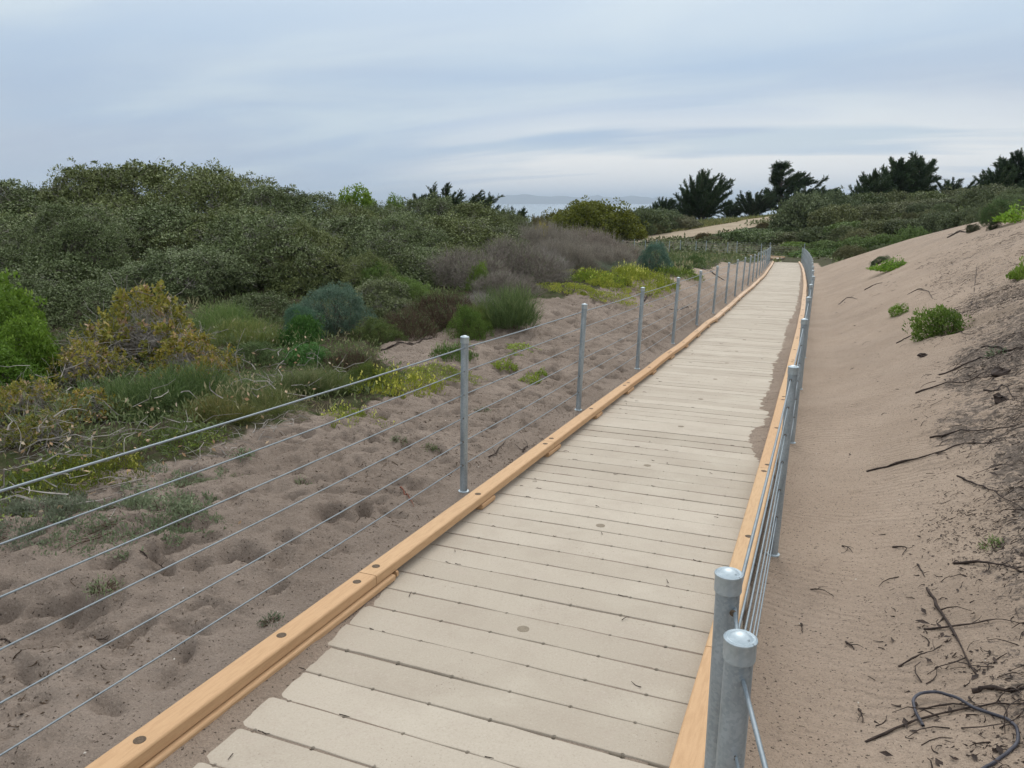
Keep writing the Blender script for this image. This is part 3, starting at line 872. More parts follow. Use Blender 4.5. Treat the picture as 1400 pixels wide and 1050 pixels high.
# the walk turns left at its end and goes on behind the dip
def far_walk():
    a = np.array([float(cu(66)) - .6, 66.2]); 
    c_ = [np.array([-3.6, 66.8]), np.array([-10.5, 69.0]), np.array([-18.0, 73.5]), np.array([-27.0, 79.0])]
    tt = np.linspace(0, 1, 4); t = np.linspace(0, 1, 60)
    P = np.c_[np.interp(t, tt, [q[0] for q in c_]), np.interp(t, tt, [q[1] for q in c_])]
    for _ in range(10): P[1:-1] = .25 * P[:-2] + .5 * P[1:-1] + .25 * P[2:]
    d = unit(np.gradient(P, axis=0)); nr = np.c_[-d[:, 1], d[:, 0]]
    zc = ground(P[:, 0], P[:, 1])
    for _ in range(6): zc[1:-1] = .25 * zc[:-2] + .5 * zc[1:-1] + .25 * zc[2:]
    zc = np.maximum(zc, ground(P[:, 0], P[:, 1])) + .14
    w = empty('boardwalk', (float(P[0, 0]), float(P[0, 1]), float(zc[0])))
    tag(w, 'small distant stretch of boardwalk crossing the dip towards the left', 'boardwalk')
    bpy.context.view_layer.update(); WI = w.matrix_world.inverted()
    def strip(name, off0, off1, z0, z1, mat, far=None):
        V = []
        for off, z in ((off0, z0), (off0, z1), (off1, z1), (off1, z0)):
            V.append(np.c_[P + nr * off, zc + z])
        V = np.concatenate(V); I = np.arange(240).reshape(4, 60)
        F_ = np.stack([I[:-1, :-1], I[:-1, 1:], I[1:, 1:], I[1:, :-1]], -1).reshape(-1, 4)
        o = obj(name, np_mesh(name, V, F_, mat, False, {'far': np.ones(240)})); o.parent = w; o.matrix_parent_inverse = WI
    strip('deck', -.95, .95, -.12, 0, M['plank'])
    strip('curb_rail', .90, 1.02, .004, .11, M['wood'])
    strip('curb_rail', -1.02, -.90, .004, .11, M['wood'])
    L = np.r_[0, np.cumsum(np.linalg.norm(np.diff(P, axis=0), axis=1))]
    for off, lab in ((1.15, 'near side'), (-1.15, 'far side')):
        f = empty('cable_fence', (float(P[0, 0]), float(P[0, 1]), float(zc[0])))
        tag(f, 'distant thin post and wire fence on the %s of the far boardwalk' % lab, 'fence')
        bpy.context.view_layer.update(); FI = f.matrix_world.inverted()
        Q = P + nr * off; Q = np.c_[Q, zc]
        if off < 0: Q = np.r_[[[-1.7, 68.6, float(ground(-1.7, 68.6)) + .1]], Q]
        Lq = np.r_[0, np.cumsum(np.linalg.norm(np.diff(Q, axis=0), axis=1))]
        for k in range(int(Lq[-1] / 2.9) + 1):
            q = [float(np.interp(k * 2.9 + (1.2 if off > 0 else .2), Lq, Q[:, i])) for i in range(3)]
            p = link(bpy.data.objects.new('post', post_me)); p.location = q; p.parent = f; p.matrix_parent_inverse = FI
            obj('post_cap', cap_me, p)
        for h in CABZ:
            o = obj('wire_cable', tube('wire_cable', Q + np.array([0, 0, h]), .0025, M['cable'], 4)); o.parent = f; o.matrix_parent_inverse = FI
far_walk()
# ------------------------------------------------------------------ plant builders
def leaves(P, Dv, L, W, g, droop=.0, tilt=1.0):
    """rhombic leaves: P bases, Dv directions, L lengths, W widths -> verts, quads, rnd"""
    n = len(P)
    Dv = unit(Dv)
    S = unit(np.cross(Dv, unit(g.normal(size=(n, 3)) + np.array([0, 0, tilt]))))
    L = np.broadcast_to(L, n)[:, None]; W = np.broadcast_to(W, n)[:, None]
    N = np.cross(S, Dv)
    mid = P + Dv * L * .5 + N * L * .06
    V = np.stack([P, mid + S * W * .5, P + Dv * L - N * L * droop, mid - S * W * .5], 1).reshape(-1, 3)
    F_ = np.arange(4 * n).reshape(n, 4)
    return V, F_
def join(parts):
    V, F_, o = [], [], 0
    for v, f in parts:
        V.append(v); F_.append(f + o); o += len(v)
    return np.concatenate(V), np.concatenate(F_)
def twigs(A, B, r0, r1, g, bend=.15, seg=3):
    """many three-sided tapering twigs from A to B"""
    n = len(A); d = B - A; L = np.linalg.norm(d, axis=1, keepdims=True)
    off = g.normal(size=(n, 3)); off -= unit(d) * (off * unit(d)).sum(1, keepdims=True); off = unit(off)
    a1 = off; a2 = np.cross(unit(d), a1)
    rings = []
    r0 = np.broadcast_to(r0, n)[:, None]; r1 = np.broadcast_to(r1, n)[:, None]
    wob = g.normal(size=(n, 3)) * L * .04
    for k in range(seg + 1):
        t = k / seg
        c_ = A + d * t + off * L * bend * (4 * t * (1 - t)) + wob * math.sin(t * 9)
        r_ = r0 * (1 - t) + r1 * t
        for j in range(3):
            an = 2.094 * j
            rings.append(c_ + r_ * (math.cos(an) * a1 + math.sin(an) * a2))
    m = 3 * (seg + 1)
    V = np.stack(rings, 1).reshape(-1, 3)
    F_ = []
    for k in range(seg):
        for j in range(3): F_.append((k * 3 + j, k * 3 + (j + 1) % 3, (k + 1) * 3 + (j + 1) % 3, (k + 1) * 3 + j))
    F_ = (np.array(F_)[None] + (np.arange(n) * m)[:, None, None]).reshape(-1, 4)
    return V, F_
def lumps(g, k, rx, rz, lo=.22, hi=.42, flat=.9):
    """overlapping balls that make an uneven mound"""
    c_, r_ = [(0, 0, rz * .35)], [min(rx, rz) * .62]
    for _ in range(k):
        a = g.uniform(0, 6.283); e = g.beta(1.2, 1.5) * 1.45
        rr = (lo + (hi - lo) * g.random() ** 1.4) * rz * g.choice([.75, 1, 1.2])
        q = g.uniform(.70, 1.10)
        c_.append((math.cos(a) * math.cos(e) * (rx - rr) * q, math.sin(a) * math.cos(e) * (rx - rr) * q, max(math.sin(e) * (rz - rr) * q, rr * .3)))
        r_.append(rr)
    return np.array(c_), np.array(r_)
def shell(g, C_, R_, n, depth=.30, zmin=.0, sq=1.0):
    """points with outward normals over a union of balls"""
    w = R_ ** 2; k = g.choice(len(C_), n * 3, p=w / w.sum())
    d = unit(g.normal(size=(n * 3, 3)))
    dep = 1 - depth * g.random(n * 3) ** 2
    P = C_[k] + d * (R_[k] * dep)[:, None]
    dd = np.linalg.norm(P[:, None] - C_[None], axis=2) / R_[None]
    dd[np.arange(len(P)), k] = 9
    ok = (dd.min(1) > .80) & (P[:, 2] > zmin)
    P, d = P[ok][:n], d[ok][:n]
    P[:, 2] *= sq
    return P, d
def foliage_mesh(name, mat, V, F_, g, clump=None):
    r_ = g.random(len(F_))
    if clump is not None: r_ = np.clip(.45 * r_ + .55 * clump, 0, 1)
    return np_mesh(name, V, F_, mat, False, fattrs={'rnd': r_})

def sprig_foliage(g, P, Nn, per, ln, L, W, up=.45, spread=.85, jitter=.4):
    n = len(P)
    d = unit(Nn * .7 + np.array([0, 0, up]) + g.normal(size=(n, 3)) * jitter)
    t = np.linspace(.05, 1, per)
    PP = (P[:, None] + d[:, None] * (t[None, :, None] * (ln * g.uniform(.5, 1.3, n))[:, None, None])).reshape(-1, 3)
    DD = np.repeat(d, per, 0) * .6 + unit(g.normal(size=(n * per, 3))) * spread
    cl = np.repeat(g.random(n), per)
    m = n * per
    V, F_ = leaves(PP, DD, L * g.uniform(.6, 1.3, m), W * g.uniform(.7, 1.2, m), g)
    return V, F_, cl, d

PROTO = {}
def tuft_foliage(g, P, Nn, per, rc, L, W, up):
    """leaves gathered into little domed tufts, so that the skin shows light crowns and dark gaps"""
    n = len(P)
    ax = unit(Nn * .8 + np.array([0, 0, up]) + g.normal(size=(n, 3)) * .25)
    rad = rc * g.uniform(.55, 1.35, n)
    d = unit(np.repeat(ax, per, 0) * .75 + unit(g.normal(size=(n * per, 3))))
    PP = np.repeat(P, per, 0) + d * (np.repeat(rad, per) * g.uniform(.45, 1.0, n * per))[:, None]
    DD = d * .75 + unit(g.normal(size=(n * per, 3))) * .75
    m = n * per
    V, F_ = leaves(PP, DD, L * g.uniform(.6, 1.3, m), W * g.uniform(.7, 1.2, m), g)
    return V, F_, np.repeat(g.random(n), per)
def make_mound(key, seed, leafmat, twigmat, rx=2.0, rz=1.7, k=34, ns=6200, per=8, ln=.17, L=.045, W=.024, depth=.32, tw=420, twr=.004, up=.45, sq=1.0, lo=.22, hi=.42, jitter=.4, inner=90, per2=0):
    g = np.random.default_rng(seed)
    C_, R_ = lumps(g, k, rx, rz, lo, hi)
    P, Nn = shell(g, C_, R_, ns, depth, .0, sq)
    # some tufts stand proud of the skin, so that the outline is ragged
    lift = (g.random(len(P)) < .16) * g.uniform(.3, 1.6, len(P)) * ln
    P = P + unit(Nn + np.array([0, 0, .6])) * lift[:, None]
    V, F_, cl = tuft_foliage(g, P, Nn, per, ln, L, W, up)
    # neighbouring boughs differ in tone
    ki = np.argmin(np.linalg.norm(P[:, None] * np.array([1, 1, 1 / sq]) - C_[None], axis=2) / R_[None], axis=1)
    cl = .5 * cl + .5 * np.repeat(g.random(len(C_))[ki], per)
    fol = foliage_mesh('foliage', M[leafmat], V, F_, g, cl)
    # limbs from the foot out into the mound, and fine twigs in its skin
    ends = C_[g.integers(0, len(C_), inner)] + g.normal(size=(inner, 3)) * .25 * rz * .5
    ends[:, 2] = np.abs(ends[:, 2]) * sq
    base = np.c_[g.normal(0, .12 * rx, inner), g.normal(0, .12 * rx, inner), np.full(inner, -.15)]
    parts = [twigs(base, ends, .022, .006, g, .18, 4)]
    if tw:
        P2, N2 = shell(g, C_, R_, tw, .25, .05, sq)
        d2 = unit(g.normal(size=(len(P2), 3)) + N2 * .3 + np.array([0, 0, .25]))
        l2 = g.uniform(.25, .75, len(P2))[:, None] * (rz / 1.7)
        parts.append(twigs(P2 - d2 * l2 * .5, P2 + d2 * l2 * .5, twr, twr * .4, g, .12, 3))
    V, F_ = join(parts)
    PROTO[key] = (fol, np_mesh('branches', V, F_, M[twigmat]), rx, rz * sq)

make_mound('coyoteA', 1, 'coyote', 'palebark', ns=1500, per=32, ln=.15, L=.066, W=.034, tw=900, per2=1)
make_mound('coyoteB', 2, 'coyote', 'palebark', rx=2.2, rz=1.6, k=40, ns=1600, per=32, ln=.15, L=.064, W=.033, tw=900, per2=1)
make_mound('coyoteC', 3, 'coyote', 'bark', rx=1.9, rz=1.8, k=30, ns=1400, per=32, ln=.17, L=.068, W=.036, lo=.20, hi=.5, tw=700, per2=1)
make_mound('scrubA', 4, 'coyote2', 'palebark', rx=1.6, rz=1.25, k=26, ns=1300, per=30, ln=.12, L=.05, W=.028, tw=260)
make_mound('bright', 5, 'bright', 'bark', rx=1.2, rz=1.3, k=30, ns=560, per=24, ln=.15, L=.085, W=.05, up=.7, lo=.16, hi=.34, depth=.5, tw=0, inner=60)
make_mound('olive', 6, 'olive', 'bark', rx=4.5, rz=3.0, k=70, ns=1300, per=26, ln=.36, L=.20, W=.12, up=.8, tw=0, lo=.14, hi=.26)
make_mound('blue', 7, 'blue', 'bark', rx=1.0, rz=.95, k=26, ns=900, per=34, ln=.085, L=.040, W=.013, up=.7, tw=0, inner=50, lo=.22, hi=.38, depth=.22)
make_mound('fern', 8, 'fern', 'bark', rx=.6, rz=.5, k=18, ns=420, per=26, ln=.09, L=.05, W=.018, up=.5, tw=0, inner=30, lo=.28, hi=.45)
make_mound('scrubfarA', 9, 'scrub', 'bark', rx=3.0, rz=2.0, k=46, ns=900, per=20, ln=.28, L=.18, W=.11, tw=60, twr=.012, lo=.18, hi=.36, up=.6)
make_mound('scrubfarB', 10, 'scrub', 'bark', rx=3.4, rz=1.8, k=60, ns=1000, per=20, ln=.26, L=.17, W=.105, tw=60, twr=.012, lo=.16, hi=.30, up=.6)
make_mound('dunebush', 12, 'bright', 'browntwig', rx=.45, rz=.30, k=16, ns=120, per=16, ln=.075, L=.055, W=.026, up=.6, tw=30, twr=.004, inner=14, lo=.25, hi=.5)
make_mound('low', 11, 'needle', 'browntwig', rx=.9, rz=.6, k=26, ns=560, per=30, ln=.10, L=.05, W=.013, up=.9, tw=160, twr=.003, inner=40, lo=.25, hi=.45)

def make_dry(key, seed, twigmat, leafmat, rx=1.2, rz=1.0, n=2600, leaf=500, L=.028, W=.014, r0=.0042, up=.55, fan=.6):
    """a twiggy, mostly leafless bush"""
    g = np.random.default_rng(seed)
    C_, R_ = lumps(g, 22, rx, rz, .24, .45)
    P, Nn = shell(g, C_, R_, n, .75, .0)
    d = unit(Nn * fan + np.array([0, 0, up]) + g.normal(size=(len(P), 3)) * .45)
    l = g.uniform(.12, .45, len(P))[:, None] * rz
    big = 120
    ends = C_[g.integers(0, len(C_), big)] + g.normal(size=(big, 3)) * .22 * rz
    ends[:, 2] = np.abs(ends[:, 2])
    base = np.c_[g.normal(0, .14 * rx, big), g.normal(0, .14 * rx, big), np.full(big, -.1)]
    V, F_ = join([twigs(base, ends, .012, .004, g, .15, 4), twigs(P - d * l * .4, P + d * l * .6, r0, r0 * .35, g, .10, 2)])
    br = np_mesh('branches', V, F_, M[twigmat])
    k = g.integers(0, len(P), leaf)
    V, F_, cl, _ = sprig_foliage(g, P[k], Nn[k], 6, .10, L, W, .6)
    PROTO[key] = (foliage_mesh('foliage', M[leafmat], V, F_, g, cl), br, rx, rz)
make_dry('drypurple', 21, 'purpletwig', 'coyote', leaf=700, n=3600)
make_dry('drybrown', 22, 'browntwig', 'needle', rx=1.0, rz=.75, n=3000, leaf=900, up=.9)
make_dry('drypale', 23, 'palebark', 'coyote', n=2200, leaf=350, r0=.0045)

def make_spray(key, seed, mat, twigmat, rx=1.4, rz=1.0, n=3000, per=10, ln=.30, L=.030, W=.011):
    """upright grey sprays, pale at the tips"""
    g = np.random.default_rng(seed)
    C_, R_ = lumps(g, 30, rx, rz, .22, .38)
    P, Nn = shell(g, C_, R_, n, .35, .0)
    V, F_, cl, d = sprig_foliage(g, P, Nn, per, ln, L, W, 1.3, .55, .25)
    br = twigs(P - d * .12, P + d * ln * .9, .0035, .0014, g, .05, 2)
    PROTO[key] = (foliage_mesh('foliage', M[mat], V, F_, g, cl), np_mesh('branches', *br, M[twigmat]), rx, rz)
make_spray('greyA', 31, 'grey', 'purpletwig')
make_spray('greyB', 32, 'grey', 'purpletwig', rx=1.6, rz=.9, n=3300)
make_spray('sage', 33, 'silver', 'purpletwig', rx=1.3, rz=.9, n=2600, per=9, ln=.2)

def make_blades(key, seed, mat, rx, rz, n, L, W, curve=.25, spread=.7):
    """tussock of upright needle blades, three faces to a blade"""
    g = np.random.default_rng(seed)
    K = 11
    ck = np.sqrt(g.random(K)) * rx * .8; ca_ = g.uniform(0, 6.283, K); hk = g.uniform(.5, 1.15, K); wk = g.uniform(.20, .40, K) * rx
    k_ = g.integers(0, K, n)
    b2 = g.normal(size=(n, 2)) * wk[k_][:, None] * .55
    B = np.c_[ck[k_] * np.cos(ca_[k_]) + b2[:, 0], ck[k_] * np.sin(ca_[k_]) + b2[:, 1], np.zeros(n)]
    rr = np.minimum(np.hypot(b2[:, 0], b2[:, 1]) / wk[k_] * rx * .6, rx); a = np.arctan2(b2[:, 1], b2[:, 0])
    out = np.c_[np.cos(a), np.sin(a), np.zeros(n)] * (rr / rx)[:, None] * spread
    lev = g.random(n) ** .8
    hgt = rz * hk[k_] * (1 - .55 * (rr / rx) ** 2)
    d = unit(out + np.array([0, 0, 1]) + g.normal(size=(n, 3)) * .16)
    B = B + d * (lev * np.maximum(hgt - L * .6, .01))[:, None]
    d = unit(d + g.normal(size=(n, 3)) * .28)
    ll = L * g.uniform(.6, 1.3, n)[:, None]
    S = unit(np.cross(d, g.normal(size=(n, 3)))) * W * .5
    bend = unit(out + g.normal(size=(n, 3)) * .3) * ll * curve
    M1 = B + d * ll * .5 + bend * .25; T = B + d * ll + bend - np.array([0, 0, 1]) * ll * curve * .3
    V = np.stack([B - S, B + S, M1 + S * .8, M1 - S * .8, T + S * .15, T - S * .15], 1).reshape(-1, 3)
    F_ = np.array([(0, 1, 2, 3), (3, 2, 4, 5)])
    F_ = (F_[None] + (np.arange(n) * 6)[:, None, None]).reshape(-1, 4)
    r_ = np.repeat(.6 * g.random(n) + .4 * lev, 2)
    fol = np_mesh('foliage', V, F_, M[mat], False, fattrs={'rnd': r_})
    k = 40
    q = g.integers(0, n, k)
    st = twigs(np.c_[g.normal(0, .1 * rx, k), g.normal(0, .1 * rx, k), np.full(k, -.05)], B[q], .006, .002, g, .1, 2)
    PROTO[key] = (fol, np_mesh('stems', *st, M['browntwig']), rx, rz)
make_blades('tuftA', 41, 'needle', .6, .6, 5600, .15, .0075, .25, .8)
make_blades('tuftB', 42, 'grass', .7, .5, 5200, .22, .006, .4, .9)
make_blades('tuftC', 43, 'grass', .6, .35, 3000, .20, .006, .5, 1.1)

def make_oak(key, seed, leafmat, drymat, rx=1.1, rz=1.0, n=420, per=9, bare=380):
    """thin branching shrub, leaves in loose bunches, many bare twigs"""
    g = np.random.default_rng(seed)
    C_, R_ = lumps(g, 20, rx, rz, .2, .42)
    P, Nn = shell(g, C_, R_, n, .55, .1)
    V, F_, cl, d = sprig_foliage(g, P, Nn, per, .15, .075, .050, .5, 1.0, .5)
    a = foliage_mesh('foliage', M[leafmat], V, F_, g, cl)
    k = g.integers(0, len(P), 70)
    V, F_, cl, _ = sprig_foliage(g, P[k], Nn[k], 6, .12, .085, .052, .2, 1.0, .6)
    b = foliage_mesh('dead_leaves', M[drymat], V, F_, g, cl)
    nb = len(P)
    base = np.c_[g.normal(0, .25 * rx, nb), g.normal(0, .25 * rx, nb), g.uniform(-.1, .25, nb)]
    q = g.integers(0, nb, bare); dd = unit(g.normal(size=(bare, 3)) + np.array([0, 0, .4])); l = g.uniform(.2, .7, bare)[:, None]
    V, F_ = join([twigs(base[:170], P[:170], .011, .003, g, .22, 5), twigs(P[q] - dd * l, P[q], .0045, .0018, g, .15, 3)])
    PROTO[key] = (a, np_mesh('branches', V, F_, M['palebark']), rx, rz, b)
make_oak('oakA', 51, 'oak', 'oakdry', n=330, per=12, bare=300)
make_oak('oakB', 52, 'oak', 'oakdry', rx=1.3, rz=.9, n=280, per=12, bare=360)

def make_mat_plant(key, seed, mat, rx, n, L, W, hgt, flowers=0, ragged=.45):
    """low creeping mat; rises and falls with no ground of its own"""
    g = np.random.default_rng(seed)
    a = g.uniform(0, 6.283, n); rr = np.sqrt(g.random(n))
    lim = 1 + ragged * fbm(np.cos(a) * 2 + 5, np.sin(a) * 2 + 5, seed, 3) * 2
    x, y = rr * np.cos(a) * rx * lim, rr * np.sin(a) * rx * lim
    keep = fbm(x * 3.5 / rx * 1.6, y * 3.5 / rx * 1.6, seed + 3, 3) > -.16
    x, y, rr = x[keep], y[keep], rr[keep]; n = len(x)
    z = hgt * (1 - rr ** 2) * (1 + 1.2 * fbm(x * 5, y * 5, seed + 7, 3)) * g.random(n)
    P = np.c_[x, y, z]
    d = g.normal(size=(n, 3)) * .6 + np.array([0, 0, .55])
    V, F_ = leaves(P, d, L * g.uniform(.6, 1.3, n), W * g.uniform(.7, 1.2, n), g)
    cl = np.clip(.5 + fbm(x * 4, y * 4, seed + 9, 3), 0, 1)
    fol = foliage_mesh('foliage', M[mat], V, F_, g, cl)
    fl = None
    if flowers:
        k = g.integers(0, n, flowers)
        Pf = np.repeat(P[k] + np.array([0, 0, hgt * .6]), 5, 0)
        V, F_ = leaves(Pf, g.normal(size=(len(Pf), 3)) + np.array([0, 0, .3]), .03, .014, g)
        fl = foliage_mesh('flowers', M['flower'], V, F_, g)
    st = twigs(P[:60] * np.array([.6, .6, 0]), P[:60], .003, .0015, g, .1, 2)
    PROTO[key] = (fol, np_mesh('stems', *st, M['browntwig']), rx, max(hgt, .05)) + ((fl,) if fl else ())
make_mat_plant('iceA', 61, 'ice', 1.0, 5200, .05, .018, .16, 0)
make_mat_plant('iceB', 62, 'ice', .7, 3200, .045, .014, .13, 40)
make_mat_plant('creeper', 63, 'silver', .45, 8000, .022, .008, .06, 0, .6)
make_mat_plant('weed', 64, 'silver', .10, 200, .030, .007, .05, 0, .2)
make_mat_plant('weedgreen', 65, 'bright', .16, 420, .045, .016, .10, 0, .3)
make_mat_plant('cover', 66, 'meadow', 3.0, 5200, .26, .12, .45, 0, .3)
make_mat_plant('duneweed', 67, 'bright', .35, 1200, .05, .024, .20, 0, .4)

def conform(o, u, s):
    """tilt a low plant to the slope it grows on"""
    e = .25
    n = Vector((-(float(ground(u + e, s)) - float(ground(u - e, s))) / (2 * e), -(float(ground(u, s + e)) - float(ground(u, s - e))) / (2 * e), 1)).normalized()
    q = Vector((0, 0, 1)).rotation_difference(n)
    o.rotation_mode = 'QUATERNION'
    o.rotation_quaternion = q @ o.rotation_euler.to_quaternion()

GP = np.random.default_rng(99)
def plant(key, u, s, w, h, name, label, cat, group=None, tint=(1, 1, 1), rz=None, sink=.03, kind=None, low=False):
    pr_ = PROTO[key]
    z = float(surf(np.array(u), np.array(s))) - sink
    rz = GP.uniform(0, 6.28) if rz is None else rz
    sx, sz = w / 2 / pr_[2], h / pr_[3]
    fl = .8 if key[:4] == 'coyo' else .58
    if sz < fl * sx and key[:4] in ('coyo', 'scru', 'oliv', 'grey', 'sage', 'dryp'):
        z += h - pr_[3] * fl * sx; sz = fl * sx          # a broad mound shows only its upper part
    e = empty(name, (u, s, z), rz, (sx, sx, sz))
    if low: conform(e, u, s)
    tag(e, label, cat, group, kind)
    for me in (pr_[0], pr_[1]) + tuple(pr_[4:]):
        o = obj(me.name.split('.')[0], me, e)
        if me.name.split('.')[0] in ('flowers', 'stems', 'dead_leaves'): o['kind'] = 'stuff'
        v = GP.normal(1, .05)
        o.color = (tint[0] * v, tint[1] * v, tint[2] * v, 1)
    return e
def plant_px(key, px, top, d, wpx, name, label, cat, group=None, tint=(1, 1, 1), hmin=.25, wide=1.0, **kw):
    """stand a plant d metres out so that it fills wpx and reaches top"""
    p = at(px, top, d)
    g0 = float(surf(np.array(p[0]), np.array(p[1])))
    h = max(p[2] - g0 + .03, hmin)
    return plant(key, p[0], p[1], wpx / FPX * d * wide, h, name, label, cat, group, tint, **kw)
